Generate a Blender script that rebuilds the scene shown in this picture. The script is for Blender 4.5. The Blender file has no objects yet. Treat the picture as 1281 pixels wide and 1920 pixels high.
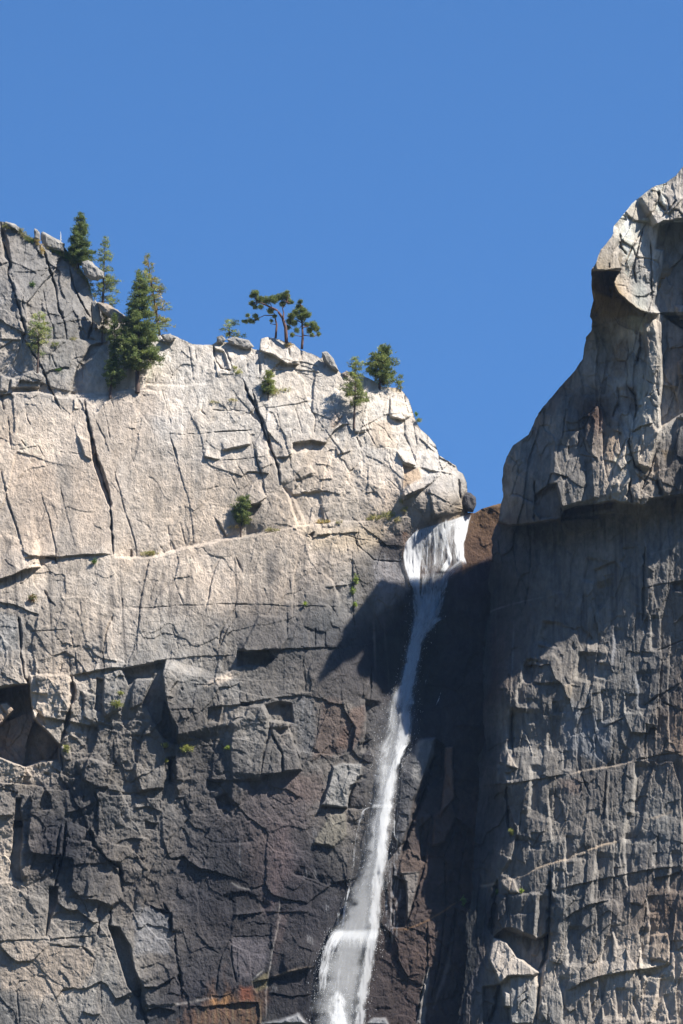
import bpy, bmesh, math, random
import numpy as np
from mathutils import Vector, noise as mnoise

SC = bpy.context.scene
COL = SC.collection
random.seed(7)

# ------------------------------------------------------------------ camera
PITCH = math.radians(20.0)
KPX = 8510.0                      # focal length in photograph pixels
CAM = np.array([0.0, 0.0, 1.7])
Y0 = 800.0                        # distance of the fall's wall
cam_data = bpy.data.cameras.new('camera')
cam = bpy.data.objects.new('camera', cam_data)
COL.objects.link(cam)
cam.location = CAM
cam.rotation_euler = (math.radians(90) + PITCH, 0, 0)
cam_data.sensor_fit = 'VERTICAL'
cam_data.sensor_height = 24.0
cam_data.lens = 24.0 * KPX / 1920.0
cam_data.clip_start = 1.0
cam_data.clip_end = 60000.0
SC.camera = cam

# ------------------------------------------------------------------ sky and sun
SUN = Vector((2.0, -1.0, 2.8)).normalized()
world = bpy.data.worlds.new('World')
SC.world = world
world.use_nodes = True
wn = world.node_tree.nodes; wl = world.node_tree.links
wn.clear()
sky = wn.new('ShaderNodeTexSky')
sky.sky_type = 'NISHITA'
sky.sun_disc = False
sky.sun_elevation = math.asin(SUN.z)
sky.sun_rotation = math.atan2(SUN.x, SUN.y)
sky.altitude = 2000
sky.air_density = 1.0
sky.dust_density = 0.0
sky.ozone_density = 6.0
bg = wn.new('ShaderNodeBackground')
bg.inputs['Strength'].default_value = 0.084
wo = wn.new('ShaderNodeOutputWorld')
tint = wn.new('ShaderNodeVectorMath'); tint.operation = 'MULTIPLY'; tint.inputs[1].default_value = (0.60, 0.95, 1.17)
wl.new(sky.outputs[0], tint.inputs[0]); wl.new(tint.outputs[0], bg.inputs[0]); wl.new(bg.outputs[0], wo.inputs[0])
sun_data = bpy.data.lights.new('sun', 'SUN')
sun_data.energy = 5.0
sun_data.angle = math.radians(0.53)
sun_data.color = (1.0, 0.95, 0.87)
sun = bpy.data.objects.new('sun', sun_data)
COL.objects.link(sun)
sun.rotation_euler = SUN.to_track_quat('Z', 'Y').to_euler()
SC.view_settings.view_transform = 'Standard'
SC.view_settings.look = 'None'
SC.view_settings.exposure = 0.92
SC.view_settings.gamma = 1.0

# ------------------------------------------------------------------ surveying helpers
CP, SP = math.cos(PITCH), math.sin(PITCH)
def P(u, v, Y):
    """world point on the sight line of photo position (u,v) at distance Y"""
    a = (np.asarray(u, float) - 640.5) / KPX
    b = (960.0 - np.asarray(v, float)) / KPX
    dy = CP - b * SP
    dz = SP + b * CP
    t = np.asarray(Y, float) / dy
    return np.stack([CAM[0] + a * t, CAM[1] + dy * t, CAM[2] + dz * t], -1)

TILES = dict(A=(0,380,2.911), B=(380,520,2.4635), C=(860,280,3.0), D=(0,720,2.562), E=(400,900,2.329),
    F=(0,1180,2.2875), G=(500,1280,2.785), H=(850,900,1.882), I=(900,900,3.362), J=(900,1240,3.362),
    K=(900,1560,3.362), L=(0,1220,3.882), M=(280,1220,3.882), N=(0,1540,3.882), O=(280,1540,3.558),
    p=(560,1000,3.558), Q=(860,480,3.043), R=(0,400,10.675), S=(440,530,7.117), T=(620,640,7.117),
    U=(120,390,5.823), V=(160,470,6.856), W=(0,0,1.0))
def tp(t, pts):
    ou, ov, s = TILES[t]
    return [(ou + x / s, ov + y / s) for x, y in pts]

rng_tab = {}
def table(seed):
    if seed not in rng_tab:
        rng_tab[seed] = np.random.RandomState(seed).rand(256, 256).astype(np.float32)
    return rng_tab[seed]
def vnoise(x, y, seed):
    t = table(seed)
    xi = np.floor(x).astype(np.int32); yi = np.floor(y).astype(np.int32)
    fx = (x - xi); fy = (y - yi)
    fx = fx * fx * (3 - 2 * fx); fy = fy * fy * (3 - 2 * fy)
    x0 = xi & 255; x1 = (xi + 1) & 255; y0 = yi & 255; y1 = (yi + 1) & 255
    return ((t[y0, x0] * (1 - fx) + t[y0, x1] * fx) * (1 - fy) + (t[y1, x0] * (1 - fx) + t[y1, x1] * fx) * fy) * 2 - 1
def fbm(U, V, su, sv, seed, octv=4, gain=0.5, ang=0.0):
    c, s = math.cos(ang), math.sin(ang)
    X = (U * c + V * s) / su; Y = (-U * s + V * c) / sv
    r = 0; a = 1.0; n = 0
    for k in range(octv):
        r = r + a * vnoise(X * 2**k + 17.3 * k, Y * 2**k + 5.7 * k, seed + k); n += a; a *= gain
    return r / n
def facets(U, V, cw, ch, ang, seed, warp=0.25):
    """rotated, jittered cells: returns offset, tilt-u, tilt-v, edge distance (cell units), random"""
    c, s = math.cos(ang), math.sin(ang)
    X = (U * c + V * s) / cw; Y = (-U * s + V * c) / ch
    X = X + warp * fbm(X, Y, 1.3, 1.3, seed + 50, 3); Y = Y + warp * fbm(X, Y, 1.3, 1.3, seed + 60, 3)
    xi = np.floor(X).astype(np.int32); yi = np.floor(Y).astype(np.int32)
    t1, t2, t3, t4, t5 = (table(seed + q) for q in range(5))
    f1 = np.full(X.shape, 9.0, np.float32); f2 = f1.copy()
    off = np.zeros_like(f1); tu = off.copy(); tv = off.copy(); rr = off.copy()
    for dy in (-1, 0, 1):
        for dx in (-1, 0, 1):
            a = (yi + dy) & 255; b = (xi + dx) & 255
            px = xi + dx + 0.1 + 0.8 * t1[a, b]; py = yi + dy + 0.1 + 0.8 * t2[a, b]
            ddx = X - px; ddy = Y - py
            d = np.maximum(np.abs(ddx), np.abs(ddy)) * 0.6 + 0.4 * np.sqrt(ddx * ddx + ddy * ddy)
            m = d < f1
            f2 = np.where(m, f1, np.minimum(f2, d)); f1 = np.where(m, d, f1)
            g1 = t3[a, b] * 2 - 1; g2 = t4[a, b] * 2 - 1; g3 = t5[a, b] * 2 - 1
            off = np.where(m, g3, off); tu = np.where(m, ddx * g1, tu); tv = np.where(m, ddy * g2, tv); rr = np.where(m, t2[b, a], rr)
    return off, tu, tv, f2 - f1, rr
def rbf(pts, vals, U, V):
    p = np.array(pts, float); v = np.array(vals, float)
    if v.ndim == 1: v = v[:, None]
    n = len(p)
    d = np.sqrt(((p[:, None] - p[None]) ** 2).sum(-1) + 900.0)
    A = np.zeros((n + 3, n + 3)); A[:n, :n] = d; A[:n, n] = 1; A[:n, n+1:] = p / 1000; A[n, :n] = 1; A[n+1:, :n] = p.T / 1000
    b = np.zeros((n + 3, v.shape[1])); b[:n] = v
    w = np.linalg.solve(A, b)
    cu = np.arange(U.min(), U.max() + 16, 12.0); cv = np.arange(V.min(), V.max() + 16, 12.0)
    GU, GV = np.meshgrid(cu, cv)
    r = w[n][None, None] + GU[..., None] / 1000 * w[n+1] + GV[..., None] / 1000 * w[n+2]
    for i in range(n):
        r = r + np.sqrt((GU - p[i, 0])**2 + (GV - p[i, 1])**2 + 900.0)[..., None] * w[i]
    return bil(r, (U - cu[0]) / 12.0, (V - cv[0]) / 12.0)
def bil(img, x, y):
    h, w = img.shape[:2]
    x = np.clip(x, 0, w - 1.001); y = np.clip(y, 0, h - 1.001)
    xi = x.astype(np.int32); yi = y.astype(np.int32)
    fx = x - xi; fy = y - yi
    if img.ndim == 3: fx = fx[..., None]; fy = fy[..., None]
    return (img[yi, xi] * (1 - fx) + img[yi, xi + 1] * fx) * (1 - fy) + (img[yi + 1, xi] * (1 - fx) + img[yi + 1, xi + 1] * fx) * fy
def sstep(a, b, x):
    t = np.clip((x - a) / (b - a), 0, 1); return t * t * (3 - 2 * t)

STEP = 1.25
UA, UB, VA, VB = -50.0, 1340.0, 270.0, 1990.0
gu = np.arange(UA, UB, STEP); gv = np.arange(VA, VB, STEP)
GU, GV = np.meshgrid(gu, gv); GU = GU.astype(np.float32); GV = GV.astype(np.float32)
WU = GU + 2.7 * fbm(GU, GV, 34, 34, 900, 5, 0.68); WV = GV + 2.7 * fbm(GU, GV, 34, 34, 920, 5, 0.68)
BRK = 0.55 + 1.1 * fbm(GU, GV, 30, 30, 940, 3, 0.6)     # cracks open and close along their run

class Field:
    """nearness D (metres toward the viewer from distance Y0) and rock colour C on one survey grid"""
    def win(s, pts, pad):
        p = np.array(pts)
        a = max(0, int((p[:, 0].min() - pad - UA) / STEP)); b = min(len(gu), int((p[:, 0].max() + pad - UA) / STEP) + 2)
        c = max(0, int((p[:, 1].min() - pad - VA) / STEP)); d = min(len(gv), int((p[:, 1].max() + pad - VA) / STEP) + 2)
        return (slice(c, d), slice(a, b))
    def dist(s, pts, w):
        u = WU[w]; v = WV[w]; best = np.full(u.shape, 1e9, np.float32); side = np.zeros_like(best); tt = np.zeros_like(best)
        L = [0.0]
        for a, b in zip(pts[:-1], pts[1:]): L.append(L[-1] + math.dist(a, b))
        for k, (a, b) in enumerate(zip(pts[:-1], pts[1:])):
            dx, dy = b[0] - a[0], b[1] - a[1]; l2 = dx*dx + dy*dy + 1e-9
            t = np.clip(((u - a[0]) * dx + (v - a[1]) * dy) / l2, 0, 1)
            d = np.hypot(u - a[0] - t * dx, v - a[1] - t * dy)
            m = d < best
            cr = np.sign(dx * (v - a[1]) - dy * (u - a[0]))
            best = np.where(m, d, best); side = np.where(m, cr, side); tt = np.where(m, (L[k] + t * (L[k+1] - L[k])) / L[-1], tt)
        return best, side, tt, L[-1]
    def crack(s, t, pts, w=1.5, d=0.8, step=0.0, r=25):
        pts = tp(t, pts); W = s.win(pts, max(w * 3, r * 2.5 if step else 0) + 8)
        ds, sd, tt, L = s.dist(pts, W)
        tap = np.minimum(1, np.minimum(tt, 1 - tt) * 8 + 0.25)
        wv = w * (0.62 + 0.6 * vnoise(WU[W] / 9, WV[W] / 9, 33))
        s.D[W] -= d * (np.clip(BRK[W], .05, 1.0) * .8 if d < 1.25 else .85 + .15 * BRK[W]) * tap * np.exp(-(ds / np.maximum(wv * tap, 0.5)) ** 2)
        if step: s._step(W, ds, sd, tt, step, r, 1.5)
    def _step(s, W, ds, sd, tt, h, r, soft):
        x = ds * -sd                                     # positive on the raised side
        end = np.minimum(1, np.minimum(tt, 1 - tt) * 9)
        s.D[W] += h * end * sstep(-soft / 2, soft / 2, x) * np.exp(-np.maximum(x, 0) / r) * (ds < r * 2.5 + 4) * np.clip((r * 2.5 - ds) / (r * 0.5), 0, 1)
    def edge(s, t, pts, h=0.5, r=25, soft=1.5):
        """going down the right side, going right the upper side, stands proud by h and fades over r px"""
        pts = tp(t, pts); W = s.win(pts, r * 2.5 + 8)
        ds, sd, tt, L = s.dist(pts, W)
        s._step(W, ds, sd, tt, h, r, soft)
    def sdf(s, pts, W):
        u = WU[W]; v = WV[W]; ins = np.zeros(u.shape, bool)
        n = len(pts)
        for i in range(n):
            a, b = pts[i], pts[(i + 1) % n]
            if a[1] == b[1]: continue
            c = (a[1] > v) != (b[1] > v)
            ins ^= c & (u < (b[0] - a[0]) * (v - a[1]) / (b[1] - a[1]) + a[0])
        ds, _, _, _ = s.dist(list(pts) + [pts[0]], W)
        return np.where(ins, ds, -ds)
    def block(s, t, pts, h, soft=2.0, tu=0.0, tv=0.0, col=None, ca=1.0):
        pts = tp(t, pts); W = s.win(pts, 12); q = s.sdf(pts, W)
        m = sstep(-soft * 0.5, soft * 0.5, q)
        c = np.mean(np.array(pts), 0)
        s.D[W] += m * (h + (WU[W] - c[0]) * tu + (WV[W] - c[1]) * tv)
        if col is not None:
            k = (m * ca)[..., None]; s.C[W] = s.C[W] * (1 - k) + np.array(col, np.float32) * k
    def stain(s, t, pts, col, a=0.7, soft=14, nz=0.6):
        pts = tp(t, pts); W = s.win(pts, soft + 10); q = s.sdf(pts, W)
        q = q + soft * nz * fbm(WU[W], WV[W], 26, 60, 77, 4, 0.65)
        k = (sstep(-soft * 0.5, soft * 0.5, q) * a)[..., None]
        s.C[W] = s.C[W] * (1 - k) + np.array(col, np.float32) * k
    def line(s, t, pts, col, w=2.0, a=0.8):
        pts = tp(t, pts); W = s.win(pts, w * 3 + 8); ds, sd, tt, L = s.dist(pts, W)
        k = (np.exp(-(ds / w) ** 2) * a * (0.65 + 0.35 * vnoise(WU[W] / 7, WV[W] / 7, 44)) * np.minimum(1, np.minimum(tt, 1 - tt) * 8 + .1))[..., None]
        s.C[W] = s.C[W] * (1 - k) + np.array(col, np.float32) * k

TAN = (.57,.475,.385); TN2 = (.51,.43,.35); LG = (.53,.48,.42); MG = (.305,.28,.25); GR = (.21,.192,.172); DG = (.132,.12,.11); DK = (.058,.054,.057); VD = (.036,.033,.036)
BR = (.12,.082,.066); BD = (.06,.043,.038); OR = (.34,.15,.06); OC = (.30,.20,.09); PR = (.105,.085,.085); BS = (.215,.155,.115)

# ------------------------------------------------------------------ LEFT CLIFF and gully
lf = Field()
ctl = [(-40,1960,9),(300,1960,9),(550,1960,6),(0,1500,5.5),(300,1500,5),(550,1500,3),(0,1290,5),(300,1250,4.5),(500,1250,3.5),(620,1250,2),
 (0,1100,2),(300,1100,1),(500,1080,0),(650,1050,-2),(0,1040,-1),(0,900,-4),(300,900,-5),(600,900,-5),(850,950,-7),(100,760,-8),(300,740,-10),(500,750,-10),
 (700,800,-9),(800,850,-9),(450,640,-15),(600,670,-14),(740,730,-14),(860,880,-10),(0,700,-11),(100,600,-13),(220,640,-15),(0,430,-18),(120,470,-20),(180,560,-19),
 (700,1100,-4),(760,1040,-7),(870,960,-10),(930,950,-12),(820,1100,-9.5),(900,1100,-11),(800,1300,-10),(770,1310,-9.5),(745,1348,-5),(752,1400,-4),(800,1210,-10.5),(765,1200,-9),(700,1300,-3),(880,1300,-9),(660,1450,-1),(750,1500,-3),(850,1500,-5),
 (700,1700,1),(850,1750,0),(620,1900,5),(850,1950,3),(960,1500,-6),(1000,1100,-13),(1000,1900,1),(1000,940,-16)]
lf.D = rbf([c[:2] for c in ctl], [c[2] for c in ctl], GU, GV)[..., 0].astype(np.float32)
colc = [(0,430,GR),(60,520,(.24,.225,.21)),(150,600,GR),(40,640,MG),(100,700,MG),(110,560,GR),(250,640,LG),(350,690,LG),(420,640,LG),(550,670,LG),(640,740,LG),(720,740,LG),(800,840,LG),(860,920,MG),
 (60,800,TN2),(150,900,TAN),(60,950,TAN),(180,1000,TAN),(250,780,TAN),(300,900,TN2),(400,800,LG),(450,900,TN2),(550,770,LG),(600,900,TN2),(700,850,LG),(720,940,TAN),(500,970,TN2),(380,970,TN2),(650,990,TN2),
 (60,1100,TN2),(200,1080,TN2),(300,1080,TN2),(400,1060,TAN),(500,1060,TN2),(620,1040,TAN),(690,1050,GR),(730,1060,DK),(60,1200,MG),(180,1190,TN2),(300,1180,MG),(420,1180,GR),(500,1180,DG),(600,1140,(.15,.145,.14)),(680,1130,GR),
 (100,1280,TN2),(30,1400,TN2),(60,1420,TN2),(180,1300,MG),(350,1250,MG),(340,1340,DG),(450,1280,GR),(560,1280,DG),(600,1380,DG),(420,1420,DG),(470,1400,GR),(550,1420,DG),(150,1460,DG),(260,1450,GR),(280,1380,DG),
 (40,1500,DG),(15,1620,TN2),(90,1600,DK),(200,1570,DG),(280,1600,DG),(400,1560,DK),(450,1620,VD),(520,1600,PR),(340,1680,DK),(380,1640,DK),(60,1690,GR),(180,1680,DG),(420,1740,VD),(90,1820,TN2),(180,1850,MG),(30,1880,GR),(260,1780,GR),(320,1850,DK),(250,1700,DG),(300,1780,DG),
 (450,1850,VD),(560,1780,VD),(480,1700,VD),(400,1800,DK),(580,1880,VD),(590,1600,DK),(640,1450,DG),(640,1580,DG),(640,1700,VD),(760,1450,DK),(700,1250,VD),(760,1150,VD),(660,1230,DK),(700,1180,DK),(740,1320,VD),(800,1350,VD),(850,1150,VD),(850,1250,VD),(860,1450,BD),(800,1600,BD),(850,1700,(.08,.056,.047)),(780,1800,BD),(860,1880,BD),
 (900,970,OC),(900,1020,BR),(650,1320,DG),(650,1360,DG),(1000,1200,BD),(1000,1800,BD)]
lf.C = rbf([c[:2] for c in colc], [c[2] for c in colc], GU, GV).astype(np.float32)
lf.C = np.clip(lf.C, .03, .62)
rough = rbf([(0,430),(100,650),(100,800),(250,900),(450,850),(650,900),(800,850),(200,1100),(450,1100),(650,1100),(100,1300),(300,1350),(500,1350),(100,1550),(300,1600),(500,1600),(150,1850),(400,1850),(550,1850),(650,1300),(800,1200),(660,1550),(850,1600),(850,1800),(900,980),(600,680),(420,650)],
 [.9,.9,.25,.2,.5,.75,.9,.4,.35,.5,.9,.9,.6,1.0,.85,.4,.4,.6,.35,.45,.5,.9,.9,.9,.4,.7,.6], GU, GV)[..., 0].astype(np.float32)
rough = np.clip(rough, .15, 1.3)
# fractured granite: joint blocks at several sizes, then weathering
o, a, b, e, r1 = facets(GU, GV, 115, 120, 0.13, 101)
low = 1 + .3 * sstep(1230, 1330, GV) + .6 * (1 - sstep(700, 760, GV)) * (1 - sstep(200, 260, GU))
lf.D += low * rough * (0.55 * o + 0.8 * a + 0.5 * b)
o, a, b, e, r9 = facets(GU, GV, 66, 84, -0.45, 111, .5)
lf.D += low * rough * (0.20 * o + 0.34 * a + 0.22 * b)
o, a, b, e, r2 = facets(GU, GV, 44, 62, 0.17, 131, .5)
cm = np.clip(fbm(GU, GV, 70, 90, 191, 3, .6) * 3 - .35, 0, 1)
lf.D += rough * (0.22 * o + 0.34 * a + 0.22 * b) - 0.12 * cm * rough * np.exp(-(e / .03)**2)
e2 = e
o, a, b, e, r3 = facets(GU, GV, 17, 24, 0.1, 161)
lf.D += rough**1.5 * (0.05 * o + 0.14 * a + 0.10 * b)
rg = fbm(GU, GV, 46, 46, 201, 6, 0.55)
lf.D += rough * 0.5 * rg
rid = 1 - np.abs(fbm(GU, GV, 26, 34, 221, 5, 0.55, 0.5)) * 2.2
lf.D += 0.12 * (0.35 + rough) * rid
hf = fbm(GU, GV, 9, 10, 241, 4, 0.7); hr = 1 - np.abs(fbm(GU, GV, 13, 15, 246, 4, 0.65)) * 2.4
lf.D += (0.10 + .09 * rough) * hf + (0.03 + .09 * rough) * hr
# own colour variation: mineral mottling, per block tone, downward water streaks
streak = fbm(GU, GV, 9, 300, 251, 5, 0.6, -0.06)
blot = fbm(GU, GV, 60, 80, 261, 5, 0.6)
fine = fbm(GU, GV, 6, 7, 271, 4, 0.7)
lf.C *= (1 + 0.22 * blot + 0.17 * fine + 0.14 * (r2 - .5) * 2 + 0.13 * (r1 - .5) * 2 + 0.10 * streak)[..., None]
lf.C *= np.stack([1 + .07 * blot, 1 + 0 * blot, 1 - .08 * blot], -1)
sm = sstep(0.05, 0.6, streak) * sstep(960, 1080, GV) * (1 - sstep(1230, 1330, GV)) * (1 - sstep(700, 760, GU)) * .85
lf.C = lf.C * (1 - sm[..., None]) + np.array(DG, np.float32) * sm[..., None]
sm = sstep(0.25, 0.7, fbm(GU, GV, 14, 220, 281, 4, .6, -.05)) * (1 - sstep(1000, 1060, GV)) * sstep(720, 780, GV) * (1 - sstep(620, 700, GU)) * .45
lf.C = lf.C * (1 - sm[..., None]) + np.array(GR, np.float32) * sm[..., None]

c = lf.crack; ed = lf.edge; bk = lf.block; st = lf.stain; ln = lf.line
# -- upper left dome
c('A', [(10,200),(60,340),(40,380),(80,500),(115,620),(140,700),(120,780)], 2.4, 1.6, .5)
c('A', [(235,250),(270,360),(300,450),(320,560),(350,660),(365,750)], 2.2, 1.6, .35)
c('A', [(380,350),(400,450),(440,540),(500,640)], 1.8, 1.3, .3)
c('A', [(230,470),(260,590),(290,680),(300,750)], 1.4, .9, .2)
c('A', [(130,740),(230,900),(270,1010),(330,1130)], 2, 1.5, .3)
c('A', [(280,830),(310,900)], 1.3, .8); c('A', [(130,470),(120,560),(150,640)], 1.3, .7)
c('A', [(280,830),(330,780),(380,745)], 1.6, 1)
ed('A', [(240,362),(370,348)], .35, 15); ed('A', [(300,662),(400,645),(490,632)], .35, 18)
c('A', [(505,545),(502,680),(478,750)], 3.5, 2.5, .4)
c('A', [(425,500),(460,600),(485,660)], 1, .6); ed('A', [(60,375),(130,380),(250,370)], .25, 12)
bk('A', [(0,100),(20,300),(60,330),(40,200)], -1.5, 6)
ed('A', [(0,745),(120,748)], .6, 20); ed('A', [(250,755),(420,745),(600,760)], -.7, 30, 4)
bk('A', [(60,960),(180,918),(240,950),(210,1006),(60,1010)], 1.0, 4, 0, .01)
bk('A', [(0,935),(60,960),(40,1030),(0,1030)], .6, 4)
bk('A', [(420,900),(500,780),(590,760),(600,1040),(380,1050)], -1.2, 5, .012)
c('A', [(205,750),(210,900)], 1.6, 1); bk('A', [(60,900),(110,780),(130,900),(110,950)], -.6, 3)
c('A', [(10,1040),(20,1130)], 3, 1.2); ed('A', [(40,1040),(180,1030),(260,1045),(330,1062),(430,1065),(600,1055),(612,1030),(730,1018),(850,1030),(862,1060)], -1.5, 50, 3)
c('A', [(555,605),(600,620),(640,655)], 2.4, 1.4, .5); c('A', [(875,720),(905,760)], 2, 1.2); c('A', [(1030,790),(1050,900),(1060,970)], 1.3, .7, .15)
c('A', [(1060,800),(1072,870)], 1.2, .7); c('A', [(900,1030),(940,1220)], .9, .5); c('A', [(900,860),(945,930),(930,970)], 1, .5)
c('A', [(1165,780),(1170,860),(1195,960)], 2, 1.2, .5)
ed('A', [(760,990),(1000,1000),(1180,985)], -.5, 20, 5)
ed('A', [(400,1070),(405,1130)], .5, 10)
# -- big slabs
c('D', [(405,70),(430,220),(455,300),(470,390),(510,500),(530,560),(540,700),(545,820)], 2.2, 2.4, .4, 30)
bk('D', [(428,225),(448,280),(452,330),(475,370),(520,480),(532,560),(520,580),(490,500),(455,410),(440,340)], -1.6, 1.5)
c('D', [(355,190),(375,270),(385,300),(405,350)], 1.6, 1, .2); bk('D', [(375,250),(430,275),(447,300),(440,365),(408,345)], .5, 2)
c('D', [(0,410),(40,560),(75,680),(110,790),(120,870)], 1.7, 1.2, .3, 30)
c('D', [(190,510),(235,640),(265,790),(268,860)], 1.3, .9, .15); c('D', [(290,490),(330,660),(372,800)], 1.3, .9, .15)
c('D', [(545,410),(580,520),(610,640),(650,760),(658,830)], 1.4, .9, .15); c('D', [(815,240),(850,370),(880,480),(910,560),(925,700),(935,780)], 1.4, 1, .2)
c('D', [(840,560),(880,500),(915,455)], 1.1, .6); c('D', [(35,140),(45,230),(58,320)], 1.4, .9, .15); c('D', [(780,30),(800,110),(825,200)], 1, .6)
c('D', [(458,170),(500,260),(525,330)], 1.2, .8, .2); c('D', [(490,80),(515,180),(530,300)], 1.2, .8); c('D', [(530,60),(550,140)], 1.2, .8)
c('D', [(625,150),(635,240),(630,340),(650,390)], .9, .5); c('D', [(60,320),(120,310),(185,300),(240,400)], .8, .45); c('D', [(265,320),(400,335)], 1, .5)
c('D', [(560,180),(590,230)], .8, .4); c('D', [(620,190),(680,185)], .9, .5); c('D', [(545,480),(560,380)], .8, .4)
c('D', [(385,650),(395,760),(415,810)], .8, .4); c('D', [(120,0),(150,-40)],.8,.4); c('D', [(115,90),(130,170),(150,200)], .9, .5); c('D', [(100,270),(125,300)],1.6,.8)
c('D', [(1175,0),(1200,60),(1240,140),(1281,260)], 2, 1.6, .3)
ed('D', [(1060,322),(1130,302),(1212,285)], .55, 18); ed('D', [(975,345),(1045,362)], .4, 14); c('D', [(820,240),(950,242),(1100,230),(1220,218)], .9, .6)
c('D', [(1215,280),(1235,370),(1260,440),(1281,540)], 1.4, 1, .2); c('D', [(1050,370),(1150,362),(1281,350)], .8, .5); c('D', [(1030,640),(1060,690),(1090,735)], 2, 1, .2)
c('D', [(1020,125),(1170,132)], 1, .6); c('D', [(1060,80),(1080,120)], .9, .5); c('D', [(1085,80),(1110,120)], .9, .5)
c('D', [(900,530),(1060,490)], .8, .4); c('D', [(1150,520),(1230,450),(1281,430)], .8, .4); c('D', [(1090,390),(1140,510)], .7, .4); c('D', [(1140,385),(1190,470)], .7, .4)
c('D', [(800,560),(810,700),(820,800)], 1, .5); c('D', [(860,660),(895,780)], .9, .5); c('D', [(1110,500),(1150,540)], 1.1,.6); c('D',[(960,380),(975,460)],1,.5)
c('D', [(985,150),(965,130),(975,90)], 1.2, .7); c('D',[(630,790),(632,835)],2.5,1.2); c('D',[(770,780),(790,815)],2,1)
ed('D', [(95,790),(140,825),(265,830),(380,822),(500,816),(540,818)], .75, 50); ed('D', [(-40,948),(0,935),(60,915),(120,887),(200,878)], 2.0, 50)
c('D', [(215,830),(265,835),(268,860)], 3, 1.5); bk('D', [(120,835),(260,835),(200,875),(120,870)], -.35, 2)
ed('D', [(540,835),(640,835),(740,830),(830,805),(900,785),(990,770),(1080,745),(1200,730),(1281,712)], -1.5, 45, 6)
c('D', [(215,990),(240,1040),(275,1070)], 1.6, .8, .3); c('D', [(85,1120),(100,1200),(100,1280)], 2.4, 1.4, .3)
c('D', [(1060,830),(1020,930),(990,1070),(985,1110)], 1.6, 1, .25); c('D', [(720,840),(690,960),(670,1090),(655,1290)], 1.6, 1, .3); c('D', [(490,1290),(510,1190),(545,1110)], 1.8, 1, .3)
c('D', [(1130,820),(1165,900),(1140,1000),(1125,1080),(1060,1200),(1050,1281)], 1.4, .8); c('D', [(590,1070),(700,1075),(850,1065),(1130,1055),(1281,1060)], .8, .5)
c('D', [(380,1010),(390,1090),(380,1130)], 1, .6); c('D', [(840,960),(880,1060)], 1, .5); c('D', [(910,830),(915,920)], 1, .5)
c('D', [(750,950),(725,1020),(720,1050)], 1.2, .6); c('D', [(0,1010),(60,1000),(130,1020)], .8, .4); c('D', [(130,1190),(330,1180)], .9, .5); c('D', [(240,1100),(245,1160)], .8, .4)
c('D', [(820,1160),(860,1281)], .9, .5); c('D', [(770,1110),(765,1190),(745,1281)], .8, .5); c('D', [(110,1110),(135,1190)], 1, .6); c('D', [(340,1190),(355,1281)], 1.6, .9); c('D', [(585,1030),(590,1090)], 1.1, .6)
st('D', [(265,340),(340,340),(360,600),(372,820),(280,820),(290,560)], GR, .5, 10); st('D', [(735,310),(775,310),(770,800),(740,800)], GR, .35, 8); st('D', [(0,740),(60,740),(60,890),(0,930)], DG, .6, 12)
st('D', [(930,150),(960,150),(955,620),(935,600)], MG, .4, 8)
st('D', [(60,350),(180,330),(260,430),(250,780),(110,780),(60,600)], (.52,.41,.32), .4, 30); st('D', [(330,400),(470,430),(530,620),(530,800),(390,800)], (.52,.42,.33), .4, 20)
st('D', [(740,160),(880,160),(860,290),(760,280)], (.56,.53,.49), .5, 30); st('D', [(540,40),(740,40),(740,150),(560,170)], (.42,.35,.29), .5, 20)
st('D', [(220,930),(290,930),(290,1100),(220,1040)], GR, .5, 14)
for x in (690, 740, 780, 830, 860, 905): st('D', [(x,870),(x+22,870),(x-8,1110),(x-30,1110)], DG, .5, 7)
st('D', [(520,980),(550,980),(545,1130),(510,1130)], DG, .55, 7); st('D', [(0,1100),(80,1120),(90,1281),(0,1281)], (.40,.39,.37), .5, 14)
# -- middle cliff (blocks)
bk('B', [(265,278),(300,270),(308,275),(322,352),(300,350),(265,338)], .9, 3, 0, .02); bk('B', [(312,275),(380,293),(420,300),(452,335),(450,372),(440,402),(390,400),(322,352)], .9, 3, 0, .02)
ed('B', [(262,340),(300,350),(322,358),(390,402)], .7, 14); c('B', [(398,330),(402,370)], 1.8, .9); c('B', [(440,400),(450,350)], 1, .6); c('B',[(453,350),(458,385)],.9,.5)
c('B', [(50,320),(65,390),(90,420),(130,430)], 2.4, 1.4, .4); c('B', [(105,330),(125,380),(140,430)], 2, 1.2, .3); c('B', [(200,360),(210,440)], 1.8, 1); c('B', [(262,330),(265,450)], 1.8, 1.2, .2)
bk('B', [(55,330),(100,345),(120,420),(80,425)], -1, 3); c('B', [(548,350),(570,420)], 2, 1.2, .2); c('B', [(565,360),(600,400),(632,440)], 1.6, .9)
ed('B', [(300,425),(420,425),(560,440)], .3, 10); c('B', [(330,400),(360,430)], 1.2, .7); c('B',[(420,440),(560,460)],1.3,.6); c('B',[(480,460),(560,500)],1,.5)
c('B', [(185,470),(210,540),(240,600),(280,700),(310,780),(340,850),(352,890),(360,960)], 2.2, 1.6, .3, 20); c('B', [(230,520),(250,600),(300,720),(330,830)], 1.8, 1.4, .4, 40)
ed('B', [(358,950),(400,1020),(440,1150)], -.9, 30, 4)
ed('B', [(330,836),(390,828),(412,812),(418,762),(500,752),(570,762),(600,712),(640,684),(692,682)], 1.0, 70)
bk('B', [(415,765),(500,755),(560,765),(530,800),(430,810)], -.5, 3)
for q in ([(415,740),(400,660)], [(460,720),(440,640),(425,600)], [(515,750),(520,650),(490,590)], [(360,700),(345,630)], [(600,700),(650,640)]): c('B', q, 1.2, .8, .15)
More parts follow.
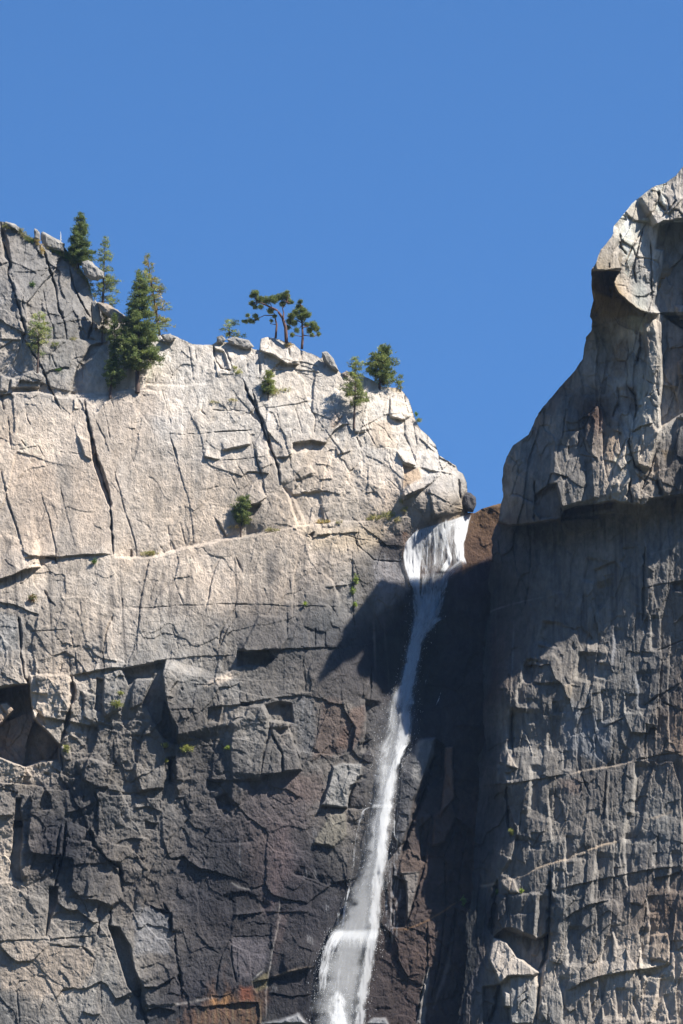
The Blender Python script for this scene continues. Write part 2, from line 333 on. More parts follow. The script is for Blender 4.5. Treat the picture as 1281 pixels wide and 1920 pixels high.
c('B', [(585,540),(620,640),(640,680)], 1, .6); c('B', [(500,530),(515,570)], 1.6, .9); ed('B', [(90,802),(160,787),(232,770)], .5, 18); ed('B', [(0,825),(80,842)], .35, 12)
c('B', [(290,605),(400,590),(505,570)], .9, .7, .2); c('B', [(0,720),(230,705)], .8, .6); c('B', [(235,770),(250,850),(290,1000)], 1.4, .9, .2)
ed('B', [(270,882),(330,862)], .3, 12); ed('B', [(430,942),(520,910)], .3, 12); ed('B', [(540,938),(600,930)], .35, 12); ed('B', [(520,860),(590,872)], .3, 12); ed('B', [(620,820),(690,800)], .4, 12)
bk('B', [(360,890),(500,870),(520,900),(420,940),(420,1010),(360,960)], .35, 4); ed('B', [(700,720),(755,715)], .6, 16); c('B', [(710,740),(732,790)], 2, 1.1)
bk('B', [(700,620),(755,608),(765,700),(700,715)], .4, 2); c('B', [(795,590),(870,540)], 1.3, .7); c('B', [(865,540),(865,650),(930,662),(937,730),(975,820),(990,880)], 1.9, 1.2, .35)
bk('B', [(870,560),(945,580),(960,640),(930,660),(866,640)], .6, 3); ed('B', [(866,645),(930,660)], .5, 12)
ed('B', [(898,800),(925,850),(985,872)], .9, 22); bk('B', [(925,862),(982,882),(930,912)], -1.2, 2); ed('B', [(925,1012),(975,990),(1030,975)], .9, 25)
bk('B', [(918,1000),(960,950),(1095,893),(1102,908),(1032,968),(930,1030)], .8, 3, 0, .015); c('B', [(1035,945),(1085,920)], 2.5, 1.2); c('B', [(965,640),(990,760),(982,850)], 1.4, .9, .2)
ed('B', [(1000,880),(1100,898),(1165,912)], .5, 14); c('B', [(1150,900),(1165,1000)], 1.6, .9, .2); c('B', [(1040,990),(1060,1080)], 1, .6); c('B', [(1185,930),(1192,1020)], 2.4, 1.4, .3); bk('B', [(1085,900),(1150,905),(1210,1085),(1070,1110),(1045,980)], .5, 4, 0, .01)
ed('B', [(1000,740),(1075,815)], .4, 14); ed('B', [(1090,830),(1130,850),(1170,880)], .4, 10); c('B', [(1110,1030),(1140,1040)], 1.6,.8); c('B', [(760,640),(768,700)], 1.2,.7)
bk('B', [(215,1052),(272,1045),(238,1100),(218,1108)], -1.2, 2); ed('B', [(215,1050),(258,1040),(300,1010)], .6, 16); ed('B', [(480,1198),(510,1202),(592,1180)], .4, 10)
c('B', [(60,1120),(110,1205)], 2, 1, .2); c('B', [(150,1000),(168,975)], 1.4,.7); ed('B', [(110,1210),(250,1192),(440,1152),(640,1130),(750,1130),(900,1100),(1000,1112)], -.6, 30, 4)
bk('B', [(480,1145),(415,1010),(540,990),(560,1130)], -.5, 6); c('B', [(620,1180),(720,1210),(830,1230)], 1, .6); c('B', [(700,1180),(720,1281)], .9, .5); c('B',[(740,420),(760,520)],.9,.5); c('B',[(800,780),(730,660)],1.1,.6)
c('B', [(820,900),(920,990),(920,930)], 1, .5); c('B', [(910,720),(900,790)], .9,.5); c('B',[(780,660),(840,700),(880,760)],.9,.5); c('B',[(880,900),(860,780),(790,790)],.8,.4)
st('B', [(770,660),(880,650),(900,790),(780,780)], (.52,.41,.30), .6, 12); st('B', [(925,900),(1000,880),(1010,930),(920,980)], (.50,.34,.2), .7, 6); st('B', [(590,610),(640,610),(640,680),(590,700)], (.47,.35,.26), .6, 8)
st('B', [(850,500),(900,505),(930,540),(880,530)], (.5,.36,.2), .5, 5); st('B', [(430,960),(800,900),(830,1080),(450,1130)], (.42,.37,.31), .4, 30); st('B', [(440,1150),(840,1160),(820,1260),(500,1270)], (.50,.40,.28), .6, 24)
# -- lower slab under the ledge
c('E', [(0,395),(35,340)], 1.2, .7); c('E', [(0,540),(90,542),(330,550),(555,555)], .9, .6, .12, 20); c('E', [(90,550),(100,600),(60,660),(20,750)], 1.3, .8, .15)
c('E', [(605,320),(612,600),(620,665)], 1.4, .8, .15); c('E', [(505,540),(545,600)], 1.2, .6); ed('E', [(470,400),(520,440),(552,520),(550,600)], -.7, 24, 4); c('E', [(330,430),(350,560),(345,610)], 1.2, .7); ed('E', [(375,330),(350,420),(345,600)], -.4, 20, 3)
ed('E', [(260,742),(440,732),(560,732)], .45, 30); c('E', [(445,645),(445,732)], 1.4, .9); c('E', [(492,660),(492,728)], 1.4, .9, .3); bk('E', [(395,640),(420,560),(470,538),(512,555),(520,620),(490,665),(450,660)], .35, 6)
bk('E', [(128,735),(200,592),(300,600),(322,690),(300,742),(230,740),(150,752)], .9, 5, 0, .006); c('E', [(322,580),(322,700)], 1.8, 1, .2); c('E', [(395,740),(390,830),(412,900)], 1, .5); c('E', [(0,765),(105,770)], 1, .6)
c('E', [(640,190),(625,280),(700,350),(830,360)], 1.2, .8); c('E', [(800,450),(790,520)], 1.5, .8); c('E', [(220,470),(240,540)], 1, .5); ed('E', [(480,470),(600,455),(640,450)], .3, 10)
ed('E', [(430,242),(500,236),(560,236),(650,228)], .4, 12); bk('E', [(415,240),(440,228),(430,255)], -1, 2); c('E',[(250,560),(230,600)],1,.5); c('E', [(100,340),(130,420)], 1,.5); c('E',[(580,250),(590,330)],1,.5)
st('E', [(740,260),(840,215),(830,350),(740,345),(700,300)], DK, .8, 14); st('E', [(700,340),(860,360),(850,470),(780,560),(720,560),(690,430)], (.27,.25,.25), .7, 20)
st('E', [(620,330),(700,340),(690,600),(620,640)], DG, .6, 16); st('E', [(230,320),(280,300),(290,420),(230,470)], DG, .6, 10); st('E', [(480,260),(530,260),(500,430),(440,420)], DG, .35, 12)
st('E', [(130,720),(200,600),(300,600),(320,740)], DG, .6, 10); st('E', [(0,880),(80,840),(110,850),(20,900)], TN2, .6, 8)
st('E', [(830,225),(850,225),(850,300),(825,330)], (.30,.16,.09), .7, 6); st('E', [(560,740),(420,950),(640,990),(660,760)], DK, .6, 20)
for k in range(26):
    x = 705 + 5.6 * k; y = 350 + 40 * math.sin(k * 2.1) + (k * 7 % 50); ln('E', [(x, y), (x + 3 * math.sin(k), y + 40 + 5 * (k % 7))], (.34,.34,.35), 1.4, .4)
# -- left middle / lower broken wall
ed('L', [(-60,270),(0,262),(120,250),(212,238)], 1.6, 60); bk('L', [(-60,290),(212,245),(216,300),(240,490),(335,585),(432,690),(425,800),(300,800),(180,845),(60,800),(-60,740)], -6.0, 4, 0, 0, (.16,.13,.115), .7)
bk('L', [(215,185),(330,175),(460,175),(505,190),(512,260),(490,500),(470,590),(435,695),(335,585),(240,495),(218,300)], .8, 4)
bk('L', [(220,300),(345,320),(345,380),(230,380)], -.5, 4); bk('L', [(235,420),(300,450),(340,560),(290,520)], -.5, 4)
c('L', [(150,0),(165,120),(180,200),(212,240)], 2.6, 1.6, .3); c('L', [(212,60),(235,190)], 1.6, 1, .2); c('L', [(265,60),(280,180)], 1.3, .8); c('L', [(465,40),(435,160)], 1.4, .8); c('L', [(548,0),(560,160)], 1.6, 1, .2); c('L', [(740,0),(762,130)], 1.4, .9); c('L', [(505,0),(508,170)], 1.2, .7); c('L', [(935,20),(905,120)], 1.2, .8)
ed('L', [(500,185),(620,162),(780,132),(905,122),(1100,90),(1205,68)], .9, 45)
bk('L', [(910,128),(1195,82),(1183,180),(1200,330),(1240,470),(1290,560),(1290,690),(1180,640),(1080,420),(1040,380),(1110,210),(1000,200),(930,255)], -1.8, 3)
bk('L', [(980,210),(1110,208),(1070,300),(1040,380),(950,420),(960,300)], .9, 3); bk('L', [(705,200),(755,215),(745,455),(690,430)], -1.5, 3)
bk('L', [(760,180),(895,130),(928,250),(905,330),(880,420),(760,480),(748,330)], .7, 4); c('L', [(520,190),(545,300),(510,450),(465,600),(430,700)], 5.5, 2.2, .2); c('L', [(570,290),(605,340),(608,450)], 3, 1.2); c('L', [(960,280),(940,400)], 2, 1.2)
bk('L', [(600,300),(690,330),(700,460),(720,560),(640,500),(610,480)], .5, 4); c('L', [(625,480),(600,600)], 2.5, 1); c('L', [(1060,570),(1030,650),(1008,760)], 2, 1.2, .3); c('L', [(585,900),(612,1110)], 2, 1.1, .2)
bk('L', [(325,1000),(372,1060),(378,1150),(270,1172)], -1, 2); bk('L', [(120,1075),(160,1078),(150,1150),(170,1290),(105,1290),(110,1200)], -1.6, 2); c('L', [(320,885),(365,910),(372,980)], 3, 1.2, .3); c('L', [(540,810),(570,900),(520,930)], 3, 1.2); c('L', [(440,690),(455,880)], 4, 1.4, .2)
bk('L', [(560,800),(640,780),(820,840),(790,990),(720,1000),(600,940)], .8, 4, .006); c('L', [(825,650),(830,800),(860,830)], 1.6, .9, .2); bk('L', [(1090,540),(1180,600),(1210,780),(1190,1000),(1010,1020),(980,860),(1030,680)], .6, 5, 0, .008)
ed('L', [(750,530),(850,520),(1105,500)], -.4, 14, 3); c('L', [(690,450),(720,600)], 1.4, .8); c('L', [(1010,920),(1008,1020)], 1.6, .8); ed('L', [(770,1000),(900,1040),(1180,1010)], .35, 16)
c('L', [(1240,780),(1240,960)], 5, 1.8, .2); bk('L', [(1230,780),(1281,770),(1275,960),(1230,980)], -1.2, 3); ed('L', [(970,1150),(1080,1132),(1180,1172)], .5, 14); ed('L', [(480,1182),(600,1150),(690,1110)], .6, 20); c('L', [(690,1040),(715,1100),(690,1230)], 3, 1.3, .3); ed('L', [(-40,1200),(100,1200)], .5, 20)
bk('L', [(50,370),(108,425),(0,540),(-60,560),(-60,400)], 5.4, 5, -.01, .0, (.42,.32,.24), .8)
ed('L',[(0,965),(130,970),(320,990)],-.5,20,3); c('L',[(75,870),(60,960)],1,.5); c('L',[(270,800),(290,880)],1.4,.7); bk('L',[(440,700),(500,700),(520,790),(470,800)],.6,4)
c('L',[(610,570),(560,480),(500,500)],1.4,.7); c('L',[(130,850),(200,830)],1.3,.6); c('L',[(840,1080),(900,1040)],1.5,.7); c('L',[(1160,1080),(1170,1150)],1.2,.6)
st('L', [(0,800),(200,850),(390,810),(330,950),(0,960)], TN2, .6, 12); st('L', [(0,980),(330,1000),(500,1180),(0,1180)], DG, .5, 20)
# block M
ed('M', [(125,60),(97,165),(115,330),(150,480),(190,590),(210,680)], 2.4, 95, 2)
ed('M', [(640,32),(400,42),(130,58)], .0, 10); ed('M', [(-40,90),(120,62),(400,40),(640,30)], .25, 14)
bk('M', [(640,5),(880,-5),(912,55),(850,108),(640,118)], -1.7, 2.5); ed('M', [(640,-20),(700,5),(870,0),(905,40)], .7, 26)
c('M', [(235,275),(250,275)], 3, 1); ed('M', [(115,330),(185,338)], .5, 10); ed('M', [(240,500),(300,480)], .6, 10); c('M', [(290,390),(345,520)], 1, .5); ed('M', [(470,408),(540,395)], .5, 10)
bk('M', [(430,420),(520,400),(500,520),(430,520)], -.9, 5); bk('M', [(730,402),(820,390),(862,480),(866,600),(832,760),(806,940),(598,942),(583,720),(610,520),(700,470)], 1.1, 7)
bk('M', [(850,400),(940,375),(1032,385),(1045,520),(990,520),(880,510)], -1.6, 6); bk('M', [(880,602),(962,740),(965,890),(810,902),(840,760)], .5, 3); bk('M', [(900,518),(1000,520),(1050,650),(1085,740),(1110,870),(980,880),(970,740),(890,600)], .9, 4, .005)
c('M', [(890,600),(970,760),(970,880)], 1.6, 1); c('M', [(1050,640),(1080,760),(1112,870)], 2, 1.2); bk('M', [(920,570),(1020,560),(1025,600),(940,612)], -.7, 4); ed('M', [(806,940),(810,905),(960,890),(1112,872)], 1.1, 60)
bk('M', [(420,940),(528,955),(480,1018),(430,1010)], -1.1, 3); bk('M', [(480,1070),(560,1042),(600,1130),(500,1150)], -1.3, 4); bk('M', [(598,950),(700,945),(732,1020),(650,1142),(585,1090)], .8, 10); c('M', [(520,1150),(590,1200)], 3, 1)
ed('M', [(500,402),(600,400),(700,380),(860,348),(1130,320)], .4, 22); bk('M', [(660,375),(730,378),(720,402),(665,400)], -1, 2); c('M', [(1140,0),(1120,100),(1140,200),(1145,310)], 1, .6); c('M', [(1240,420),(1220,620),(1175,760)], 1.3, .8); c('M', [(700,320),(715,380)], 1, .7)
bk('M', [(590,545),(560,690),(440,890),(262,930),(330,760),(430,600),(500,560)], -.3, 8, .004); bk('M', [(440,935),(560,700),(585,760),(590,945)], .3, 5); ed('M', [(540,400),(520,500),(500,595)], -.5, 10, 3); ed('M', [(410,935),(600,948),(730,950),(800,945)], .35, 14)
c('M', [(430,430),(425,540)], 2, 1.1); c('M', [(190,1080),(250,1070),(270,1140),(320,1190)], 2.4, 1.1, .3); c('M', [(140,780),(150,970)], 5, 1.8, .3); bk('M', [(190,830),(235,840),(250,960),(215,1040),(190,980)], .6, 3); ed('M', [(620,490),(700,478)], .4, 8)
c('M', [(860,440),(880,560),(830,760),(808,930)], 2, 1.2, .2); ed('M', [(560,230),(680,230),(830,180),(900,90)], -.3, 24, 5); ed('M', [(300,290),(420,240),(620,130)], -.5, 24, 6); ed('M',[(150,430),(350,420)],.25,12)
st('M', [(400,250),(480,200),(620,140),(600,200),(420,270)], TAN, .7, 8); st('M', [(1020,330),(1200,350),(1230,560),(1180,780),(1110,760),(1050,560)], (.17,.168,.17), .6, 14); st('M', [(110,380),(420,420),(420,500),(350,690),(210,680)], DG, .6, 14)
st('M', [(700,950),(1100,900),(1200,1000),(1150,1281),(700,1281)], PR, .6, 30); st('M', [(1240,350),(1410,360),(1440,500),(1400,760),(1180,800),(1230,560)], (.135,.10,.085), .8, 16); st('M', [(1000,900),(1250,880),(1300,1100),(1000,1100)], (.14,.10,.088), .5, 20)
st('M',[(0,540),(100,620),(130,900),(0,980)],GR,.5,12)
for (x, y, z) in ((1125,340,620),(1185,350,560),(560,400,600)): ln('M', [(x, y), (x - 14, z)], (.33,.33,.34), 1.8, .5)
# bottom left
bk('N', [(105,0),(165,0),(160,200),(143,320),(165,445),(110,435),(72,340),(92,200)], -2.2, 2.5); ed('N', [(165,0),(150,200),(140,330),(170,450)], .7, 50)
c('N', [(445,20),(432,130),(405,250),(390,400)], 3, 1.4, .5, 14); c('N', [(480,0),(465,200),(430,370),(395,480)], 3.2, 2, .3); bk('N', [(360,478),(420,480),(412,600),(370,700),(335,830),(352,600)], -2, 2.5)
ed('N', [(400,575),(430,600),(510,655),(560,645),(680,738),(722,732)], 1.1, 70); c('N', [(720,735),(710,830)], 2.5, 1.4, .3); c('N', [(655,50),(690,180),(760,260),(870,340),(892,440)], 3.4, 2, .5, 30); bk('N', [(650,60),(690,150),(595,140)], -.9, 3)
bk('N', [(640,440),(700,380),(860,380),(885,560),(820,620),(620,570)], .5, 8, 0, .006); ed('N', [(620,570),(700,573),(822,622)], .55, 30); c('N', [(880,450),(890,520)], 2.4, 1.2)
bk('N', [(788,765),(870,780),(940,900),(978,1080),(1032,1240),(1015,1310),(930,1200),(880,1040),(842,920)], -2.6, 3); c('N', [(800,645),(808,700),(792,770)], 2.4, 1.4, .2); c('N', [(1030,1180),(1020,1330),(1070,1475)], 4, 2, .5); ed('N', [(860,780),(950,900),(985,1090),(1040,1200)], .8, 50)
c('N', [(765,900),(860,955)], 2, 1); c('N', [(345,880),(480,915),(600,910),(660,960),(697,1000)], 1.8, 1, .2); c('N', [(0,872),(240,862),(500,847),(680,832)], 1.2, .7, .2); bk('N', [(670,830),(690,880),(650,930)], -.3, 3)
c('N', [(695,1000),(655,1150),(600,1300),(590,1475)], 1, .5); c('N', [(390,1315),(455,1235),(545,1210)], 1.4, .7, .15); c('N', [(110,1215),(140,1165),(200,1160)], 1.2, .6, .1); c('N', [(130,1240),(142,1475)], 1.2, .7, .1); c('N', [(330,1050),(350,880)], 1, .5); c('N', [(255,760),(258,850)], 1.6,.7)
ed('N', [(1000,120),(980,262)], -.5, 4, 2); bk('N', [(1000,118),(1080,125),(1055,262),(980,262)], .5, 2); bk('N', [(1060,0),(1140,20),(1120,60),(1052,60)], -.8, 2); c('N', [(1190,590),(1245,680),(1240,800)], 3.2, 1.4, .3); c('N', [(990,480),(980,660)], 3.5, 1.2, .2); c('N',[(1120,300),(1060,440)],1.6,.9)
ed('N', [(595,1385),(680,1412),(735,1400)], .5, 20); c('N', [(735,1180),(740,1390)], 1.2, .6); c('N', [(290,1390),(320,1290)], 1.2,.6); ed('N', [(1060,1380),(1150,1350),(1281,1380)], .8, 40); c('N', [(970,1320),(960,1390)],2.6,1.2); bk('N',[(1040,1160),(1130,1080),(1281,1050),(1281,1330),(1050,1350)],.5,8)
c('N', [(500,680),(515,830)], .9, .4); c('N', [(490,480),(490,620)], .9, .5); bk('N', [(150,160),(420,120),(390,380),(200,460),(145,330)], .4, 8)
st('N', [(0,480),(350,500),(330,840),(0,860)], GR, .5, 14); st('N', [(170,40),(440,40),(390,400),(160,440)], DK, .6, 14); st('N', [(0,50),(90,130),(70,330),(110,450),(0,450)], TN2, .7, 10)
st('N', [(230,870),(690,930),(680,1100),(560,1240),(300,1280),(0,1230),(0,1120)], (.40,.33,.265), .8, 16); st('N', [(470,900),(500,900),(490,1200),(470,1200)], GR, .5, 6); st('N', [(735,840),(755,840),(735,1400),(690,1390)], DG, .6, 7)
st('N', [(1000,620),(1230,690),(1230,960),(1000,950)], (.28,.28,.29), .55, 16)
# bottom middle
c('O', [(0,560),(80,600),(150,612)], 2.6, 1.4, .4); c('O', [(150,605),(140,740)], 3, 1.6, .4); c('O', [(170,740),(180,900),(205,1000),(215,1180)], 1.8, 1.2, .3, 30); c('O', [(195,1020),(215,1110)], 3, 1.3)
c('O', [(555,760),(490,880),(460,1000),(440,1160)], 1.3, .9, .2); c('O', [(545,780),(560,960),(580,1080)], 1.2, .8, .2); c('O', [(550,772),(820,765)], .9, .6, .1); c('O', [(300,740),(400,835),(472,890)], 1.2, .8, .2); c('O',[(190,420),(185,480),(230,530)],1.6,.9,.2)
bk('O', [(500,500),(640,470),(800,560),(770,600),(600,620),(520,600)], -.6, 14); ed('O', [(555,625),(650,622),(770,600)], .8, 22); ed('O', [(770,605),(880,605),(1075,602)], .3, 16); ed('O', [(540,400),(600,440),(690,465)], -.5, 24, 6)
ln('O', [(865,500),(872,650),(820,880),(800,1000),(780,1140),(780,1300)], (.42,.40,.38), 1.2, .7); ed('O', [(868,500),(860,700),(810,960),(790,1060),(775,1340)], -.5, 16, 2); ed('O', [(690,1080),(850,1040),(1110,968)], .7, 22); c('O', [(800,1145),(950,1175),(1090,1155)], 1.4, .8, .3)
ed('O', [(1200,690),(1000,600)], .1, 8); ed('O', [(950,345),(1060,400),(1160,440)], -.5, 14, 4); ed('O', [(1085,400),(1078,600)], -.4, 10, 3); bk('O', [(900,880),(1040,790),(1100,780),(1100,930),(880,1000)], .5, 14); c('O', [(985,730),(1010,780)], 1.5,.6)
bk('O', [(740,1352),(860,1330),(1000,1285),(1060,1352)], 1.2, 8, 0, 0, (.30,.30,.31), .8); c('O', [(600,110),(610,400)], .8, .3); ed('O', [(440,150),(620,150),(700,130)], -.3, 12, 4)
ln('O', [(600,110),(604,250),(612,400)], (.3,.3,.31), 1.6, .5); ln('O', [(540,400),(610,440),(700,465)], (.3,.29,.27), 2, .4); ln('O', [(690,1060),(740,1015),(770,990)], (.42,.40,.37), 1.6, .8)
st('O', [(820,0),(975,0),(935,300),(870,520),(790,620),(800,300)], (.135,.10,.10), .5, 26); st('O', [(550,780),(820,775),(800,960),(650,1070),(580,1060)], (.135,.12,.13), .6, 14); st('O', [(870,600),(920,600),(850,960),(820,950)], (.15,.11,.105), .4, 10)
st('O', [(420,1205),(520,1145),(560,1160),(640,1080),(690,1110),(760,1230),(775,1380),(220,1380),(290,1240)], (.13,.075,.048), .6, 40, 1.6)
for k in range(30): ln('O', [(300 + k * 15 + 10 * math.sin(k * 5), 1235 - k * 4 + (k * 37 % 60)), (304 + k * 15, 1330 + (k * 53 % 90)), (300 + k * 15, 1440)], ((.21,.115,.055), (.15,.08,.045), (.20,.15,.085))[k % 3], 2.2, .55)
st('O', [(690,1070),(800,1000),(790,1100),(720,1130)], (.20,.17,.09), .6, 8); st('O', [(430,1200),(530,1150),(550,1190),(480,1250)], (.42,.22,.09), .55, 12, 1.2)
st('O', [(600,1100),(680,1100),(690,1200),(610,1190)], (.26,.09,.05), .7, 10); ln('O', [(60,1230),(250,1210),(440,1170)], (.35,.32,.30), 2.5, .6); st('O', [(850,820),(1100,780),(1100,1281),(800,1281)], VD, .6, 20); ln('O', [(820,1040),(960,990),(1100,968)], (.26,.20,.14), 2, .7)
for (x, y, w_) in ((1080,130,40),(1040,330,40),(1110,330,25),(1180,560,30),(820,1100,40),(1060,770,45),(1100,60,30)):
    for k in range(6): ln('O', [(x + (k*17 % w_) - 10, y - 20 + k * 9), (x + (k*17 % w_) + 4 - 3*k, y + 15 + k * 8)], (.3,.3,.31), 1.2, .35)
# gully around the fall
bk('G', [(395,420),(492,425),(492,480),(442,560),(422,655),(285,640),(330,520),(350,440)], 1.2, 4, 0, .004, (.30,.29,.275), .8); bk('G', [(440,530),(520,500),(520,640),(440,652)], .3, 3, 0, 0, DK, .6); c('G', [(492,480),(440,560),(425,655)], 3, 1.6)
bk('G', [(490,412),(530,330),(562,400),(555,420)], .4, 3, 0, 0, VD, .8); ed('G', [(270,658),(400,662),(520,655)], -.5, 14, 3); bk('G', [(330,690),(410,680),(420,800),(350,860),(240,840)], .5, 6, 0, .004, (.22,.20,.16), .7)
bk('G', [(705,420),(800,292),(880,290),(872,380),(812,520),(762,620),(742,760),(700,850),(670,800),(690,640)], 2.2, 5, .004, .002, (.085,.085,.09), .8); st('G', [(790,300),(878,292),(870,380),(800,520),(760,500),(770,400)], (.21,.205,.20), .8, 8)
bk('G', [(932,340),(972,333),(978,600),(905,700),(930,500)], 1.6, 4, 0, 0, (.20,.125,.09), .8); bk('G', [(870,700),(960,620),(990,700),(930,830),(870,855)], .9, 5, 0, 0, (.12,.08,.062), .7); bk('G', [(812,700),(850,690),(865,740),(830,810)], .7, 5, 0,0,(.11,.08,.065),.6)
bk('G', [(850,400),(880,300),(935,340),(915,500),(850,560),(820,500)], -1, 5); c('G', [(880,390),(835,540),(780,680),(755,740),(700,920)], 5, 2); bk('G', [(800,760),(860,700),(840,860),(830,940),(805,930)], -1.4, 3)
bk('G', [(700,920),(740,870),(800,900),(825,945),(800,985),(690,1000)], .6, 5, 0, .01, (.11,.08,.065), .6); bk('G', [(662,1010),(730,1040),(735,1240),(720,1275),(652,1280)], -1.6, 3); bk('G', [(700,995),(800,985),(770,1120),(738,1240),(728,1050)], .7, 4, 0, 0, (.24,.22,.20), .6)
for q in ([(1050,780),(1010,1000),(992,1170),(960,1480)], [(840,1250),(840,1480),(780,1780)], [(935,1180),(905,1450),(860,1650)], [(660,950),(652,1280),(650,1400)], [(990,740),(930,920),(935,1180)], [(830,940),(760,1180),(735,1270)]): c('G', q, 2, 1.3, .5, 22)
ed('G', [(842,1480),(800,1782)], -.8, 20, 6); ed('G', [(990,1180),(930,1470),(870,1650)], -.7, 20, 6); st('G', [(820,1550),(845,1490),(830,1782),(780,1782)], (.27,.26,.25), .7, 6); st('G', [(930,1500),(985,1200),(960,1480),(870,1700)], (.22,.18,.16), .6, 8)
ln('G', [(650,1290),(740,1285),(850,1240),(940,1180),(1000,1140)], (.36,.20,.09), 1.6, .7); ln('G', [(655,1000),(650,1200),(648,1400)], (.4,.4,.42), 1.4, .5); ln('G', [(835,1260),(845,1380),(840,1480)], (.36,.24,.15), 1.2, .7)
bk('G', [(80,1450),(205,1330),(262,1380),(262,1470),(100,1530)], .6, 10); ed('G', [(10,1545),(120,1510),(260,1482)], .5, 20); ed('G', [(125,1002),(200,1012),(345,1070)], -.4, 12, 3); bk('G', [(560,1520),(640,1560),(650,1700),(560,1700)], .4, 8); bk('G', [(60,1782),(160,1725),(215,1790)], .8, 6, 0, 0, (.3,.3,.31), .6); bk('G', [(520,1782),(560,1750),(620,1750),(640,1790)], .8, 6, 0,0,(.35,.35,.36),.7)
for k in range(40):
    x = 640 + 30 * math.sin(k * 1.7) + (k * 13 % 40); y = 640 + k * 16; ln('G', [(x, y), (x - 8 + 6 * math.sin(k), y + 50 + (k % 5) * 12)], (.36,.37,.39), 1.3, .55)
c('E', [(660,960),(690,900),(690,820)], 2, 1, .3); ed('E', [(665,960),(664,1100),(640,1190)], -2.2, 40, 3); c('E', [(690,820),(685,980)], 2.4, 1.2); c('E',[(565,1090),(590,1120),(600,1080)],1.4,.6); c('E',[(640,1160),(700,1130)],3,1.2)
st('E', [(590,1000),(660,990),(655,1110),(600,1180),(540,1160)], (.15,.10,.08), .7, 12); ed('E',[(520,960),(460,1100),(400,1240)],.3,10)
# brown slab at the lip and wet lip rock
st('W', [(868,955),(945,938),(940,1000),(925,1040),(868,1075)], (.105,.062,.04), .9, 8); ln('W', [(885,962),(915,950),(945,943)], (.5,.3,.14), 2.5, .7)
st('W', [(745,1010),(800,985),(868,968),(866,1060),(770,1090)], (.20,.16,.14), .7, 10)
lf.C = np.clip(lf.C, .02, .7)
# rock polished smooth where the water runs over it
def blur(d, n):
    for _ in range(n):
        d = d.copy(); d[1:-1, 1:-1] = (d[1:-1, 1:-1] * 2 + d[:-2, 1:-1] + d[2:, 1:-1] + d[1:-1, :-2] + d[1:-1, 2:]) / 6
    return d
fp = [(885,958),(778,992),(755,1020),(750,1062),(768,1110),(768,1166),(755,1213),(742,1275),(712,1337),(698,1379),(695,1495),(680,1585),(650,1680),(612,1743),(590,1800),(575,1990),(695,1990),(708,1819),(722,1743),(732,1640),(744,1531),(755,1450),(785,1379),(790,1275),(820,1166),(850,1110),(880,1060)]
W_ = lf.win(fp, 60); sub = lf.D[W_]; cs = sub[::4, ::4]; cs = blur(cs, 70)
yy, xx = np.mgrid[0:sub.shape[0], 0:sub.shape[1]]; big = bil(cs, xx / 4.0, yy / 4.0)
m_ = sstep(-16, 4, lf.sdf(fp, W_)); lf.D[W_] = sub * (1 - m_) + (big + .35 * (sub - blur(sub, 6)) + .25 * (blur(sub, 6) - big)) * m_
DSM = lf.D.copy(); DSM[W_] = lf.D[W_] * (1 - m_) + (big + .25 * (blur(sub, 6) - big)) * m_; DSM = blur(DSM, 6)

# ------------------------------------------------------------------ RIGHT CLIFF
left_r = [(300,1292),(311,1281),(330,1266)] + [(q[1], q[0]) for q in tp('C', [(1195,165),(1165,190),(1112,204),(1090,215),(1010,275),(975,305),(945,345),(905,395),(872,432),(872,470),(860,495),(830,530),(800,562),(775,635),(748,680),(745,760),(760,850),(736,940),(750,960),(750,1015),(715,1060),(702,1150),(700,1180),(660,1235),(600,1305),(545,1370),(480,1440),(430,1520),(395,1605),(310,1665),(270,1730),(252,1790),(244,1860),(250,1915)])] + \
   [(930,943),(955,938),(975,936),(985,931),(1010,920),(1040,918),(1080,915),(1140,912),(1200,908),(1300,905),(1400,902),(1500,895),(1600,887),(1700,878),(1800,872),(1990,860)]
left_r = sorted(left_r)
rf = Field()
up = [(945,860,1.5),(942,910,0),(935,960,-2),(975,825,2.6),(1000,790,3.6),(1050,720,6),(1112,600,15.5),(1110,520,20),(1112,560,18),(1100,640,10.5),(1140,560,15),(1120,450,19.5),(1150,430,18),(1230,350,17),(1290,320,17),(1150,520,14),(1200,500,14.5),(1290,500,15.5),
      (1225,610,14.2),(1225,700,14.8),(1225,800,15.2),(1215,930,15.5),(1150,650,11.5),(1185,700,12.6),(1185,800,13.3),(1185,900,14.6),(1150,800,12.3),(1150,920,13.8),(1100,700,9.4),(1100,800,10.6),(1100,920,12.6),
      (1050,770,7.3),(1050,850,8.8),(1050,940,10.8),(1000,830,4.3),(1000,900,7),(1000,960,8.5),(1290,600,14.5),(1290,750,14.8),(1290,930,15),(1340,700,15.5)]
lo = [(945,960,-8),(905,1100,-8),(940,1050,-3),(905,1300,-4),(905,1450,-3),(895,1600,0),(875,1900,5),(930,1300,1.5),(930,1450,2.6),(925,1600,3.4),(910,1800,5),(1000,1050,1.5),(1100,1050,5.5),(1200,1050,9.5),(1290,1000,12.5),(1290,1200,12.6),(1290,1500,13.5),(1290,1950,17),
      (1000,1200,3.5),(1100,1200,7),(1200,1200,10),(1000,1400,5),(1100,1400,8.2),(1200,1400,10.8),(1000,1800,8),(1100,1800,11),(1200,1800,13.6),(950,1256,2),(950,1500,3.6),(950,1700,5.5)]
DU = rbf([q[:2] for q in up], [q[2] for q in up], GU, GV)[..., 0]; DL_ = rbf([q[:2] for q in lo], [q[2] for q in lo], GU, GV)[..., 0]
rim = tp('I', [(0,270),(120,265),(180,290),(350,270),(425,262),(515,240),(528,192),(600,165),(850,130),(910,143),(965,150),(1040,160),(1080,120),(1180,105),(1281,92),(1500,80)])
